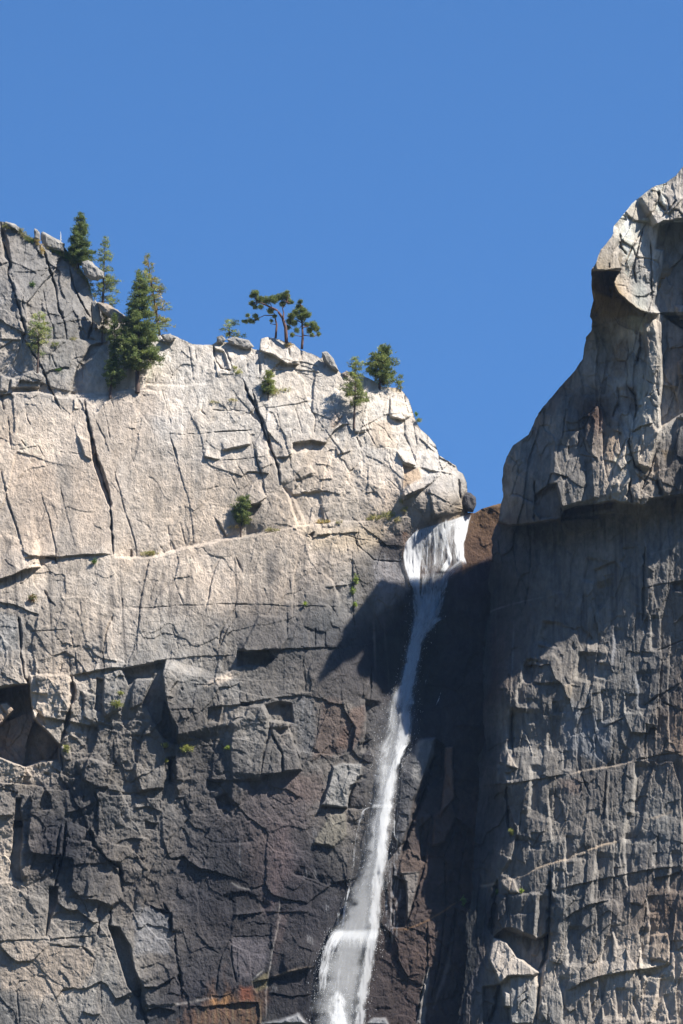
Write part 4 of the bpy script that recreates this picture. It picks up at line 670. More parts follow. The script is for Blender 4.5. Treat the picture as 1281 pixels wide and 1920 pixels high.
# ------------------------------------------------------------------ WATERFALL
def water_mat():
    m = bpy.data.materials.new('falling_water'); m.use_nodes = True; n = m.node_tree.nodes; l = m.node_tree.links; n.clear()
    uv = n.new('ShaderNodeUVMap'); uv.uv_map = 'flow'
    den = n.new('ShaderNodeVertexColor'); den.layer_name = 'Col'
    sp = n.new('ShaderNodeSeparateColor'); l.new(den.outputs[0], sp.inputs[0])
    def noise(sc, loc, det, ro, dist=0.0):
        mp = n.new('ShaderNodeMapping'); mp.inputs['Scale'].default_value = sc; mp.inputs['Location'].default_value = loc; l.new(uv.outputs[0], mp.inputs[0])
        x = n.new('ShaderNodeTexNoise'); x.inputs['Scale'].default_value = 1; x.inputs['Detail'].default_value = det; x.inputs['Roughness'].default_value = ro; x.inputs['Distortion'].default_value = dist
        l.new(mp.outputs[0], x.inputs[0]); return x.outputs['Fac']
    def math_(op, a_, b_, clamp=False):
        x = n.new('ShaderNodeMath'); x.operation = op; x.use_clamp = clamp
        for k_, q in enumerate((a_, b_)):
            if isinstance(q, (int, float)): x.inputs[k_].default_value = q
            else: l.new(q, x.inputs[k_])
        return x.outputs[0]
    a1 = noise((1.1, .16, 1), (0, 0, 0), 5, .65, 1.2); a2 = noise((5.5, .9, 1), (3, 8, 0), 7, .8, 1.0)
    sm_ = math_('ADD', math_('MULTIPLY', a1, .6), math_('MULTIPLY', a2, .6))
    # alpha rises where noise + density pass a threshold; density already falls to zero at the veil's sides
    x = math_('ADD', sm_, math_('MULTIPLY', sp.outputs[0], 1.0)); al = math_('MULTIPLY', math_('SUBTRACT', x, .95), 2.8, True)
    al = math_('MULTIPLY', al, sp.outputs[1], True)
    df = n.new('ShaderNodeBsdfDiffuse'); df.inputs[0].default_value = (.95, .97, .99, 1)
    sc_n = n.new('ShaderNodeCombineXYZ'); sc_n.inputs[0].default_value = .25; sc_n.inputs[1].default_value = -.62; sc_n.inputs[2].default_value = .74
    l.new(sc_n.outputs[0], df.inputs['Normal'])          # broken water scatters light like a cloud, whatever way the veil faces
    tr = n.new('ShaderNodeBsdfTranslucent'); tr.inputs[0].default_value = (.95, .97, .99, 1)
    m1 = n.new('ShaderNodeMixShader'); m1.inputs[0].default_value = .5; l.new(df.outputs[0], m1.inputs[1]); l.new(tr.outputs[0], m1.inputs[2])
    tp_ = n.new('ShaderNodeBsdfTransparent'); m2 = n.new('ShaderNodeMixShader'); l.new(al, m2.inputs[0]); l.new(tp_.outputs[0], m2.inputs[1]); l.new(m1.outputs[0], m2.inputs[2])
    o = n.new('ShaderNodeOutputMaterial'); l.new(m2.outputs[0], o.inputs[0])
    return m
MWATER = water_mat()
thin = lambda rows, f_: [(a_, b_, c_, d_, e_ * (f_ if b_ > 1330 else 1) * (1 - .14 * min(1, max(0, b_ - 1450) / 300))) for a_, b_, c_, d_, e_ in rows]
dsm = DSM
def envY(u, v): return Y0 - bil(dsm, (np.asarray(u, float) - UA) / STEP, (np.asarray(v, float) - VA) / STEP)
fall = bpy.data.objects.new('waterfall', None); COL.objects.link(fall); fall.location = P(790, 1000, Y0); tag(fall, kind='structure')
bpy.context.view_layer.update(); FI = fall.matrix_world.inverted()
def hang(o): o.parent = fall; o.matrix_parent_inverse = FI; return o
WATER_SPOTS = []
def veil(name, rows, off=.5, bulge=.8, peak=1.0, opac=1.0, edge=.5, ncol=26, seed=0, spots=0):
    """rows: (Lu,Lv,Ru,Rv,density) cross lines from top to bottom"""
    R_ = np.array([r if len(r) == 5 else (*r, .8) for r in rows], float)
    mid = (R_[:, :2] + R_[:, 2:4]) / 2; L = np.r_[0, np.cumsum(np.hypot(*(mid[1:] - mid[:-1]).T))]
    nr = max(4, int(L[-1] / 2.2)); t = np.linspace(0, L[-1], nr)
    cub = np.stack([np.interp(t, L, R_[:, k_]) for k_ in range(5)], -1)
    for _ in range(3): cub[1:-1] = (cub[:-2] + 2 * cub[1:-1] + cub[2:]) / 4
    s_ = np.linspace(0, 1, ncol)[None]; T = t[:, None]
    u = cub[:, 0:1] * (1 - s_) + cub[:, 2:3] * s_; v = cub[:, 1:2] * (1 - s_) + cub[:, 3:4] * s_
    u = u + .9 * fbm(u + seed * 31, v, 12, 25, 700, 4, .6); h = np.sqrt(np.maximum(0, 1 - (2 * s_ - 1) ** 2))
    Yv = envY(u, v) - off - .5 * bulge * h - .25 * fbm(u, v + seed * 77, 6, 40, 720, 4, .6)
    V3 = P(u, v, Yv).reshape(-1, 3)
    prof = sstep(0, edge, (1 - np.abs(2 * s_ - 1)) * (1 + .7 * fbm(u * 0 + s_ * 9 + seed, v, 1.6, 14, 740, 4, .65))); endt = np.minimum(1, np.minimum(t / 10 + .15, (L[-1] - t) / 10 + .1))[:, None]
    dn = np.clip((cub[:, 4:5] * peak) * (.25 + .75 * prof) * (.55 + .45 * endt), 0, 1); op = np.clip(prof * 1.15, 0, 1) * opac * np.clip(endt * 1.1, 0, 1)
    cols = np.stack([dn, op, 0 * dn], -1).reshape(-1, 3)
    idx = np.arange(nr * ncol).reshape(nr, ncol); f = np.stack([idx[:-1, :-1], idx[1:, :-1], idx[1:, 1:], idx[:-1, 1:]], -1).reshape(-1, 4)
    me = mk_mesh(name, V3, f, cols, MWATER)
    uvl = me.uv_layers.new(name='flow'); w_ = (cub[:, 2:3] - cub[:, 0:1]) / 10
    uvs = np.stack([(s_ - .5) * w_ + seed * 7.3 + 0 * T, T / 10 + seed * 3.1 + 0 * s_], -1).reshape(-1, 2)
    uvl.data.foreach_set('uv', uvs[f.ravel()].astype(np.float32).ravel())
    o = hang(obj(name, me))
    rs = np.random.RandomState(seed + 5)
    for _ in range(spots):
        k_ = rs.randint(0, nr); side = rs.choice([-1, 1]); q = .5 + side * (.5 + abs(rs.randn()) * .06) * rs.uniform(.4, 1.02)
        uu = cub[k_, 0] * (1 - q) + cub[k_, 2] * q; vv = cub[k_, 1] * (1 - q) + cub[k_, 3] * q
        WATER_SPOTS.append((uu, vv, float(envY(uu, vv)) - off - rs.uniform(0, .8)))
    return o
veil('water_veil', [(780,994,886,962,1),(765,1007,884,966,.72),(757,1030,879,988,.5),(756,1055,873,1015,.44),(763,1080,868,1042,.42),(772,1099,866,1060,.36)], .4, .2, edge=.15, seed=1)
veil('water_veil', [(778,995,806,986,1),(758,1018,797,1010,1),(754,1042,794,1040,1),(758,1064,790,1062,1),(765,1084,788,1083,.95),(770,1102,789,1102,.8)], .5, .2, edge=.25, seed=2, spots=60)
veil('water_veil', [(846,974,887,961,1),(850,990,881,985,.9),(850,1015,874,1015,.8),(852,1040,872,1044,.75),(858,1056,878,1062,.6)], .5, .2, edge=.3, seed=3, spots=20)
veil('water_veil', [(795,989,850,973,1),(790,1000,850,982,.85),(790,1020,850,1003,.5),(795,1040,850,1030,.35)], .46, .1, edge=.2, seed=4)
for k_ in range(9):
    x0 = 788 + k_ * 7.6; y0_ = 992 - k_ * 3.2; x1 = 790 + k_ * 6.5 + 5 * math.sin(k_ * 3); rs_ = .55 + .3 * math.sin(k_ * 2.3)
    veil('water_strand', [(x0, y0_, x0 + 7, y0_ - 2, rs_), ((x0 + x1) / 2 + 3 * math.sin(k_), y0_ + 42, (x0 + x1) / 2 + 8, y0_ + 41, rs_), (x1, y0_ + 84, x1 + 4 + k_ % 3, y0_ + 84, rs_ * .8)], .52, .1, edge=.8, ncol=8, seed=60 + k_)
veil('water_strand', [(820,990,832,986,.9),(832,1020,842,1018,.85),(838,1045,850,1045,.8),(826,1062,846,1064,.7),(820,1075,834,1076,.5)], .56, .1, edge=.6, ncol=10, seed=5)
veil('water_strand', [(764,1080,793,1080,.6),(767,1110,796,1110,.48),(769,1140,799,1140,.48),(769,1172,808,1172,.5)], .6, .6, edge=.6, seed=6, spots=30)
veil('water_strand', [(858,1046,886,1058,.42),(838,1062,858,1076,.5),(824,1082,844,1090,.5),(818,1112,840,1114,.4),(808,1142,836,1146,.42),(788,1162,824,1172,.5),(776,1185,810,1192,.5)], .6, .4, edge=.6, ncol=14, seed=7, spots=20)
veil('water_veil', [(784,1070,840,1068,.4),(786,1100,834,1100,.5),(786,1140,826,1142,.56),(782,1165,814,1168,.62)], .3, .3, edge=.3, seed=8)
veil('water_strand', [(868,1116,884,1132,.0),(846,1134,858,1148,.2),(828,1146,840,1160,.35),(806,1162,818,1174,.65),(796,1176,806,1186,.5)], .5, .2, edge=.7, ncol=10, seed=9)
main = [(766,1112,838,1110,.16),(767,1132,834,1130,.34),(768,1150,826,1150,.5),(768,1166,816,1166,.6),(766,1190,804,1190,.7),(760,1213,794,1213,.72),(755,1244,790,1244,.7),(746,1275,785,1275,.7),(732,1306,784,1306,.66),(718,1337,785,1337,.62),(707,1379,785,1379,.6),(701,1400,772,1400,.62),(699,1431,758,1431,.66),
        (699,1495,748,1495,.66),(694,1531,741,1531,.7),(685,1585,735,1585,.66),(672,1640,730,1640,.6),(652,1680,725,1680,.52),(636,1720,722,1720,.5),(618,1746,717,1746,.62),(602,1783,712,1783,.58),(592,1819,702,1819,.54),(586,1872,692,1872,.52),(580,1950,686,1950,.5)]
wide = [(a_ - 9 - max(0, b_ - 1400) * .03, b_, c_ + 8 + max(0, b_ - 1500) * .02, d_, 1.0) for a_, b_, c_, d_, e_ in main]
veil('water_mist', wide, 1.6, 1.5, edge=1.0, ncol=30, seed=40, opac=.24)
veil('water_mist', [(a_ - 2, b_, c_ + 2, d_, 1.0) for a_, b_, c_, d_, e_ in main[12:]], 3.4, 1.2, edge=1.0, ncol=24, seed=41, opac=.16)
main = thin(main, .68)
veil('water_veil', main, .9, 1.3, edge=.6, ncol=34, seed=10, spots=620, opac=.72)
veil('water_veil', [(a_ - 4, b_, c_ + 3, d_, e_ * .8) for a_, b_, c_, d_, e_ in main], 2.3, 1.2, edge=.7, ncol=34, seed=11, spots=500, opac=.3)
veil('water_veil', [(738,1300,776,1300,.0),(740,1330,778,1330,.55),(740,1360,782,1360,.75),(733,1400,772,1400,.8),(728,1430,752,1430,.9),(716,1480,744,1480,.9),(706,1530,738,1530,.95),(700,1600,732,1600,.95),(690,1660,724,1660,.9),(684,1740,718,1740,.9),(676,1800,708,1800,.85),(664,1860,698,1860,.85),(652,1950,688,1950,.6)], 2.6, 1.2, edge=.9, ncol=22, seed=12, spots=260, opac=.5)
veil('water_veil', [(618,1742,716,1742,1),(614,1750,716,1750,.85),(608,1765,714,1765,.5),(604,1785,712,1785,.3)], 2.2, 1.0, edge=.3, ncol=26, seed=13, spots=120, opac=.6)
veil('water_strand', [(616,1745,655,1744,.6),(606,1765,640,1766,.55),(599,1790,630,1790,.45),(594,1820,622,1820,.55),(590,1870,616,1870,.3)], 2.8, .8, edge=.6, ncol=14, seed=14, spots=200)
veil('water_strand', [(690,1512,706,1508,.5),(676,1518,688,1522,.45),(668,1542,678,1544,.42),(663,1572,672,1572,.36),(658,1620,667,1620,.4),(652,1668,661,1668,.3)], .9, .3, edge=.8, ncol=8, seed=15, spots=40)
veil('water_strand', [(653,1660,659,1662,.6),(642,1704,650,1706,.5),(636,1742,646,1743,.5)], .9, .3, edge=.8, ncol=8, seed=16, spots=20)
veil('water_strand', [(630,1706,644,1704,.45),(628,1720,640,1720,.42),(625,1742,640,1742,.5)], .9, .3, edge=.8, ncol=8, seed=17)
veil('water_strand', [(696,1507,742,1508,.95),(692,1516,742,1518,.7)], 2.2, .6, edge=.3, ncol=14, seed=18)
veil('water_veil', [(618,1855,655,1855,.6),(605,1885,662,1885,.75),(596,1950,672,1950,.6)], 3.6, 1.0, edge=.9, ncol=18, seed=19, spots=160, opac=.8)
veil('water_strand', [(757,1395,775,1388,.5),(744,1410,760,1410,.6),(738,1440,750,1440,.5)], 2.6, .4, edge=.8, ncol=8, seed=20)
veil('water_strand', [(736,1530,744,1532,.5),(736,1565,742,1566,.5),(744,1580,750,1578,.4)], 1.2, .2, edge=.9, ncol=8, seed=21)
for k_, (x, y, x2, y2) in enumerate(((700,1850,722,1848),(715,1560,722,1620),(826,1292,812,1330),(800,1250,792,1300))):
    veil('water_strand', [(x, y, x + 6, y, .35),((x + x2)/2, (y + y2)/2, (x + x2)/2 + 8, (y + y2)/2, .45),(x2, y2, x2 + 6, y2, .3)], .6, .2, edge=.9, ncol=8, seed=30 + k_)
# spray: free drops around the veils
rs = np.random.RandomState(3); SPV = []; SPF = []
for u_, v_, y_ in WATER_SPOTS:
    p0 = P(u_ + rs.randn() * 1.5, v_ + rs.randn() * 3, y_); r_ = rs.uniform(.012, .035); h_ = r_ * rs.uniform(1.5, 6); b_ = len(SPV)
    SPV += [p0 + q for q in ((r_,0,0),(0,r_,0),(-r_,0,0),(0,-r_,0),(0,0,h_),(0,0,-h_))]
    SPF += [(b_+i, b_+(i+1)%4, b_+4) for i in range(4)] + [(b_+(i+1)%4, b_+i, b_+5) for i in range(4)]
m, n, l, p_ = new_mat('water_drops'); p_.inputs['Base Color'].default_value = (.9,.92,.95,1); p_.inputs['Roughness'].default_value = .5
hang(tag(obj('spray', mk_mesh('spray', SPV, SPF, None, m)), kind='stuff'))

# ------------------------------------------------------------------ BOULDERS
def boulder(t, pts, label, mat, thick=2.0, lift=.0, Yref=None, group='loose boulders and flakes along the cliff tops'):
    pts = tp(t, pts); n = len(pts); cu = sum(q[0] for q in pts) / n; cv = sum(q[1] for q in pts) / n
    Yb = (rockY(lf, *(Yref or (cu, cv + 8)))) - lift
    O = P(cu, max(q[1] for q in pts), Yb)
    bm = bmesh.new(); rnd = random.Random(int(cu * 7 + cv))
    rings = []
    for dy, sc_ in ((-.5, .55), (-.34, .86), (-.05, 1.0), (.5, .8)):
        rings.append([bm.verts.new(Vector(P(cu + (x - cu) * sc_, cv + (y - cv) * sc_, Yb + dy * thick) - O)) for x, y in pts])
    for a_, b_ in zip(rings[:-1], rings[1:]):
        for i in range(n): bm.faces.new((a_[i], a_[(i+1) % n], b_[(i+1) % n], b_[i]))
    bm.faces.new(rings[0][::-1]); bm.faces.new(rings[-1])
    bmesh.ops.triangulate(bm, faces=bm.faces[:]); bmesh.ops.subdivide_edges(bm, edges=bm.edges[:], cuts=2, use_grid_fill=True)
    bmesh.ops.recalc_face_normals(bm, faces=bm.faces[:])
    for v in bm.verts:
        nn = mnoise.fractal(v.co * 1.1 + Vector((cu, cv, 0)), 1.0, 2.0, 4); v.co += v.normal * nn * .22
    me = bpy.data.meshes.new('boulder'); bm.to_mesh(me); bm.free(); me.materials.append(mat)
    for q in me.polygons: q.use_smooth = False
    o = obj('boulder', me); o.location = O
    return tag(o, label, 'boulder', group)
boulder('U', [(200,590),(262,572),(310,590),(372,655),(436,705),(437,760),(370,800),(290,780),(240,750),(190,640)], 'overhanging grey boulder with a dark brown underside jutting from the ridge beside the tall fir', MBOULD, 3.0, 1.2, (150,520))
boulder('R', [(684,300),(740,330),(800,392),(798,560),(690,520)], 'small pointed rock blade at the left end of the pale slab on the upper ridge', MBOULD, 1.2, .2)
boulder('R', [(830,380),(858,360),(1000,440),(1180,540),(1290,612),(1300,780),(1100,760),(900,700),(838,600)], 'long pale sloping slab on the upper ridge below the dead snag', MBOULD, 2.5, .2)
boulder('R', [(90,175),(140,168),(240,205),(340,235),(388,290),(380,360),(250,280),(100,230)], 'low pale rock rim behind the green brush at the top left corner of the ridge', MBOULD, 1.5, .1)
boulder('V', [(150,660),(270,690),(380,740),(490,820),(555,865),(470,955),(340,885),(200,780)], 'tan sloping slab on the skyline left of the big pine', MBTAN, 3.0, 1.5, (225,640))
boulder('V', [(82,655),(130,630),(175,710),(212,900),(180,980),(95,900)], 'tall grey rock flake standing at the foot of the upper dome', MBOULD, 1.5, 1.6, (182,620))
boulder('B', [(1196,990),(1225,992),(1262,1012),(1265,1045),(1250,1087),(1225,1084),(1200,1050)], 'nearly black boulder on the edge just above the lip of the waterfall', MBDARK, 2.0, .4, (872,950))
boulder('B', [(64,276),(95,268),(108,288),(92,306),(68,304)], 'small rounded grey boulder under the ridge bush at the notch', MBOULD, 1.0, .3)
boulder('B', [(110,286),(150,275),(215,290),(238,322),(205,334),(130,310)], 'weathered grey boulder on the skyline right of the ridge bush', MBOULD, 1.6, .4)
boulder('B', [(550,345),(578,345),(604,378),(632,434),(602,428),(562,388)], 'leaning pale flake on the skyline between the ridge pines and the bushy pine', MBOULD, 1.6, .7)
boulder('B', [(640,444),(664,430),(684,446),(660,458)], 'tiny pale stone on the skyline beside the slender pine top', MBTAN, .8, .3)
boulder('A', [(885,724),(930,714),(965,738),(930,758),(886,748)], 'small pale boulder on the skyline right of the big pine', MBOULD, 1.2, .5)

# ------------------------------------------------------------------ TREES
def leaf_mat(name, gain=1.0):
    m, n, l, p_ = new_mat(name); at = n.new('ShaderNodeVertexColor'); at.layer_name = 'Col'
    nz = n.new('ShaderNodeTexNoise'); nz.inputs['Scale'].default_value = .8; nz.inputs['Detail'].default_value = 3
    g_ = n.new('ShaderNodeNewGeometry'); l.new(g_.outputs['Position'], nz.inputs['Vector'])
    mr = n.new('ShaderNodeMapRange'); mr.inputs['From Min'].default_value = .3; mr.inputs['From Max'].default_value = .7; mr.inputs['To Min'].default_value = .7; mr.inputs['To Max'].default_value = 1.3; l.new(nz.outputs['Fac'], mr.inputs['Value'])
    sc_ = n.new('ShaderNodeVectorMath'); sc_.operation = 'SCALE'; l.new(at.outputs['Color'], sc_.inputs[0]); l.new(mr.outputs[0], sc_.inputs['Scale'])
    l.new(sc_.outputs[0], p_.inputs['Base Color']); p_.inputs['Roughness'].default_value = .6; p_.inputs['Specular IOR Level'].default_value = .3
    tl = n.new('ShaderNodeBsdfTranslucent'); l.new(sc_.outputs[0], tl.inputs[0]); mxs = n.new('ShaderNodeMixShader'); mxs.inputs[0].default_value = .4
    out = n['Material Output']; l.new(p_.outputs[0], mxs.inputs[1]); l.new(tl.outputs[0], mxs.inputs[2]); l.new(mxs.outputs[0], out.inputs[0])
    return m
MLEAF = leaf_mat('needles')
def bark_mat(name, c1, c2):
    m, n, l, p_ = new_mat(name); nz = n.new('ShaderNodeTexNoise'); nz.inputs['Scale'].default_value = 4; nz.inputs['Detail'].default_value = 6
    g_ = n.new('ShaderNodeNewGeometry'); mp = n.new('ShaderNodeMapping'); mp.inputs['Scale'].default_value = (1,1,.2); l.new(g_.outputs['Position'], mp.inputs[0]); l.new(mp.outputs[0], nz.inputs['Vector'])
    cr = n.new('ShaderNodeValToRGB'); cr.color_ramp.elements[0].position = .35; cr.color_ramp.elements[1].position = .65; cr.color_ramp.elements[0].color = (*c1, 1); cr.color_ramp.elements[1].color = (*c2, 1)
    l.new(nz.outputs['Fac'], cr.inputs[0]); l.new(cr.outputs[0], p_.inputs['Base Color']); p_.inputs['Roughness'].default_value = .9
    return m
MBARK = bark_mat('dark_bark', (.05,.035,.03), (.14,.09,.07)); MRED = bark_mat('red_pine_bark', (.08,.04,.03), (.20,.105,.075)); MDEAD = bark_mat('bleached_wood', (.6,.57,.52), (.8,.78,.74))
class Tub:
    def __init__(s): s.v = []; s.f = []
    def tube(s, pts, r0, r1, k=7):
        n = len(pts); b = len(s.v); pts = [Vector(q) for q in pts]
        for i, q in enumerate(pts):
            d = (pts[min(i+1, n-1)] - pts[max(i-1, 0)]).normalized(); a_ = d.orthogonal().normalized(); c_ = d.cross(a_)
            r = r0 + (r1 - r0) * i / (n - 1); r *= 1 + .12 * math.sin(i * 3.1)
            s.v += [q + (a_ * math.cos(t) + c_ * math.sin(t)) * r for t in [2 * math.pi * j / k for j in range(k)]]
        for i in range(n - 1):
            for j in range(k): s.f.append((b + i*k + j, b + i*k + (j+1) % k, b + (i+1)*k + (j+1) % k, b + (i+1)*k + j))
    def build(s, name, mat, parent):
        return obj(name, mk_mesh(name, [tuple(q) for q in s.v], s.f, None, mat), parent)
class Leaves:
    def __init__(s, cols, rs): s.v = []; s.c = []; s.cols = cols; s.rs = rs
    def clump(s, p0, d, size, n=16, lw=.16, flat=1.0):
        rs = s.rs; base = np.array(s.cols[rs.randint(len(s.cols))]) * rs.uniform(.75, 1.5) * np.array((1.95, 1.85, 1.5))
        o = rs.randn(n, 3) * size * .38; o[:, 2] *= flat
        dr = rs.randn(n, 3) * .8 + np.array(d) * .7 + np.array((0, 0, .35)); dr /= np.linalg.norm(dr, axis=1)[:, None] + 1e-6
        sd = np.cross(dr, rs.randn(n, 3)); sd /= np.linalg.norm(sd, axis=1)[:, None] + 1e-6
        ln_ = size * rs.uniform(.5, 1.0, n)[:, None]; w_ = size * lw * rs.uniform(.7, 1.3, n)[:, None]
        a_ = np.array(p0) + o
        tri = np.stack([a_ - sd * w_, a_ + sd * w_, a_ + dr * ln_], 1)
        s.v.append(tri.reshape(-1, 3)); s.c.append(np.repeat(base[None] * rs.uniform(.8, 1.2, (n, 1)), 3, 0))
    def build(s, name, parent, O):
        v = np.concatenate(s.v) - np.array(O); f = np.arange(len(v)).reshape(-1, 3)
        return obj(name, mk_mesh(name, v, f, np.concatenate(s.c), MLEAF, False), parent)
DARKG = [(.078,.105,.040),(.058,.082,.034),(.10,.128,.046),(.068,.092,.042)]
MIDG = [(.125,.15,.05),(.095,.12,.047),(.155,.175,.06),(.095,.12,.05)]
PALEG = [(.17,.20,.08),(.13,.17,.07),(.21,.22,.09),(.10,.14,.06)]
YELG = [(.16,.16,.06),(.12,.15,.06),(.22,.18,.08),(.10,.12,.05)]
def place(name, O, label, cat, group=None):
    e = bpy.data.objects.new(name, None); COL.objects.link(e); e.location = O; e.empty_display_size = 1
    return tag(e, label, cat, group)
PX = 851.3 / KPX      # metres per photo pixel
def conifer(t, trunk, rows, label, cols, r0=.35, dens=1.0, seed=0, lift=.3, size=.75, group='pines and firs rooted on the cliffs', bark=None, up=0.0, bare=0.0):
    size *= .8; rs = np.random.RandomState(seed + 11); trunk = tp(t, trunk); s_ = TILES[t][2]
    rows = [(TILES[t][1] + y / s_, TILES[t][0] + a_ / s_, TILES[t][0] + b_ / s_) for y, a_, b_ in rows]
    bu, bv = trunk[0]; Yb = float(rockY(lf, bu, min(bv + 3, bv + 3))) - lift
    pts = [P(u, v, Yb) for u, v in trunk]; O = pts[0]
    e = place('pine_tree', O, label, 'tree', group)
    tb = Tub(); fine_ = []
    for i in range(24):
        q = i / 23 * (len(pts) - 1); k_ = min(int(q), len(pts) - 2); fine_.append(Vector(pts[k_] * (1 - q + k_) + pts[k_+1] * (q - k_)) - Vector(O))
    fine_[0].z -= .6
    tb.tube(fine_, r0, .05, 9)
    lv = Leaves(cols, rs); lm = Tub(); rv = [r[0] for r in rows]; vt, vb = min(rv), max(rv)
    tv = np.array([q[1] for q in trunk][::-1]); tu_ = np.array([q[0] for q in trunk][::-1])
    v = vt
    lv.clump(P(np.interp(vt, tv, tu_), vt + 3, Yb), (0,0,1), size * .8, 10)
    while v < vb:
        L_ = np.interp(v, rv, [r[1] for r in rows]); R_ = np.interp(v, rv, [r[2] for r in rows]); c_ = np.interp(v, tv, tu_)
        nb = rs.randint(4, 7)
        for _ in range(nb):
            if rs.rand() > min(1, dens + .25): continue
            ph = rs.uniform(0, 2 * math.pi); cx = math.cos(ph); wl_ = max(c_ - L_, 1.5); wr_ = max(R_ - c_, 1.5)
            mid_ = (wl_ + wr_) / 2; ex = (wr_ if cx > 0 else wl_); rad = (abs(cx) * ex + (1 - abs(cx)) * mid_) * PX * rs.uniform(.65, 1.12)
            if L_ > c_ and cx < 0: continue
            if R_ < c_ and cx > 0: continue
            st_ = np.array(P(c_, v + rs.uniform(-2, 2), Yb)); dirv = np.array((cx, math.sin(ph), 0))
            slope = up + rs.uniform(-.22, .12) + (.5 if v < vt + (vb - vt) * .2 else 0)
            end = st_ + dirv * rad + np.array((0, 0, slope * rad))
            if rad > 1.0: lm.tube([st_ - O, (st_ + end) / 2 + np.array((0,0,-.08*rad)) - O, end - O], .03 + rad * .018, .015, 4)
            nc = max(1, int(rad / (size * .36) * dens * rs.uniform(.7, 1.2)))
            for k_ in range(nc):
                f_ = 1 - (k_ / nc) ** 1.1 * .8 if nc > 1 else .9
                q = st_ + (end - st_) * f_ + rs.randn(3) * np.array((.16, .16, .10)) * (rad * .35 + .4)
                lv.clump(q, dirv * .6, size * rs.uniform(.6, 1.05), 15, .13, .7)
        v += rs.uniform(2.4, 4.4) / max(.6, min(dens, 1))
    b_ = len(tb.v); tb.v += lm.v; tb.f += [tuple(i + b_ for i in q) for q in lm.f]; tb.build('trunk', bark or MBARK, e)
    lv.build('crown', e, O)
    return e
def blobtree(t, trunks, blobs, label, cols, r0=.4, seed=0, size=.7, bark=None, back=0., group='pines and firs rooted on the cliffs'):
    rs = np.random.RandomState(seed + 90); s_ = TILES[t][2]; tr = [tp(t, q) for q in trunks]
    bu, bv = tr[0][0]; Yb = float(rockY(lf, bu, bv + 8)) - .4 + back; O = P(bu, bv, Yb)
    e = place('pine_tree', O, label, 'tree', group); tb = Tub()
    for i, q in enumerate(tr):
        pts = []
        for k_ in range(len(q) * 4 - 3):
            x = k_ / 4; j = min(int(x), len(q) - 2); pts.append(np.array(P(q[j][0] * (1 - x + j) + q[j+1][0] * (x - j), q[j][1] * (1 - x + j) + q[j+1][1] * (x - j), Yb - (.25 * math.sin(i * 2 + k_ * .5) if k_ or i else 0))) - O)
        tb.tube(pts, r0 * (1 if i == 0 else .45), r0 * (.45 if i == 0 else .12), 9)
    lv = Leaves(cols, rs); lm = Tub(); tips = np.array([q for w_ in tr for q in w_[1:]])
    for x, y, r in blobs:
        (u, v), = tp(t, [(x, y)]); rr = r / s_ * PX; dz = rs.uniform(-1, 1) * 1.2; c0 = np.array(P(u, v, Yb + dz))
        k_ = int(np.argmin(np.hypot(tips[:, 0] - u, tips[:, 1] - v))); lm.tube([np.array(P(tips[k_][0], tips[k_][1], Yb)) - O, (np.array(P(tips[k_][0], tips[k_][1], Yb)) + c0) / 2 - O + rs.randn(3) * .1, c0 - O], .09, .03, 5)
        for _ in range(int(12 + 38 * rr * rr / (size * size) * .8)):
            d = rs.randn(3); d /= np.linalg.norm(d); q = c0 + d * rr * rs.uniform(.2, .92) * np.array((1, 1.1, .85))
            lv.clump(q, d * .6 + np.array((0, 0, .3)), size * rs.uniform(.5, .9), 14, .13, .8)
    b_ = len(tb.v); tb.v += lm.v; tb.f += [tuple(i + b_ for i in q) for q in lm.f]; tb.build('trunk', bark or MRED, e); lv.build('crown', e, O)
    return e
conifer('U', [(150,640),(170,400),(182,62)], [(60,172,192),(140,130,238),(240,95,262),(300,62,270),(400,45,298),(450,35,345),(520,30,320),(590,95,275),(625,120,240)], 'tall dense dark green fir highest on the left ridge', DARKG, .32, 1.25, 1, .4, .8)
conifer('U', [(425,1075),(432,800),(452,338)], [(335,440,462),(420,400,485),(500,385,530),(570,362,520),(650,380,540),(750,415,560),(850,335,620),(930,330,620),(1020,420,605),(1090,480,570)], 'slender see-through pine beside the overhanging boulder on the left ridge', MIDG, .28, .62, 2, -1.0, .8)
conifer('V', [(960,1110),(900,700),(830,300),(802,80)], [(75,780,825),(160,755,850),(250,712,885),(380,700,920),(460,720,1010),(560,760,1040),(620,830,1000),(700,870,1060),(780,890,1165),(880,910,1162),(960,940,1155),(1030,970,1060)], 'yellowing thin-needled pine leaning right behind the big pine on the skyline', YELG, .28, .62, 3, -1.5, .8, up=.1)
conifer('V', [(672,1790),(672,1200),(688,700),(692,290)], [(285,672,715),(400,650,750),(520,592,830),(640,556,850),(760,562,845),(880,480,930),(960,432,950),(1080,430,955),(1200,400,900),(1300,392,1000),(1380,380,1015),(1460,520,905),(1540,690,790)], 'biggest pine of the cliff with a bare brown lower trunk standing on the ledge', DARKG + MIDG[:2], .48, 1.1, 4, .6, .85, bark=MBARK)
conifer('V', [(318,1860),(365,1300),(386,828)], [(825,375,398),(920,345,420),(1000,300,445),(1080,292,452),(1200,300,440),(1300,345,420),(1400,255,400),(1500,240,500),(1620,240,540),(1750,290,400)], 'narrow ragged dark fir in the cleft left of the big pine', DARKG, .25, .9, 5, .3, .75)
conifer('V', [(215,1150),(225,1000),(245,820)], [(820,220,280),(900,180,335),(1000,132,300),(1055,150,250)], 'small olive pine at the foot of the tan skyline slab', YELG, .16, .8, 6, .3, .65)
conifer('A', [(205,915),(212,760),(215,612)], [(610,195,235),(660,160,260),(700,140,282),(740,138,290),(790,160,300),(830,185,240)], 'small pale sparse pine standing against the upper left dome', PALEG, .22, .55, 7, .5, .7)
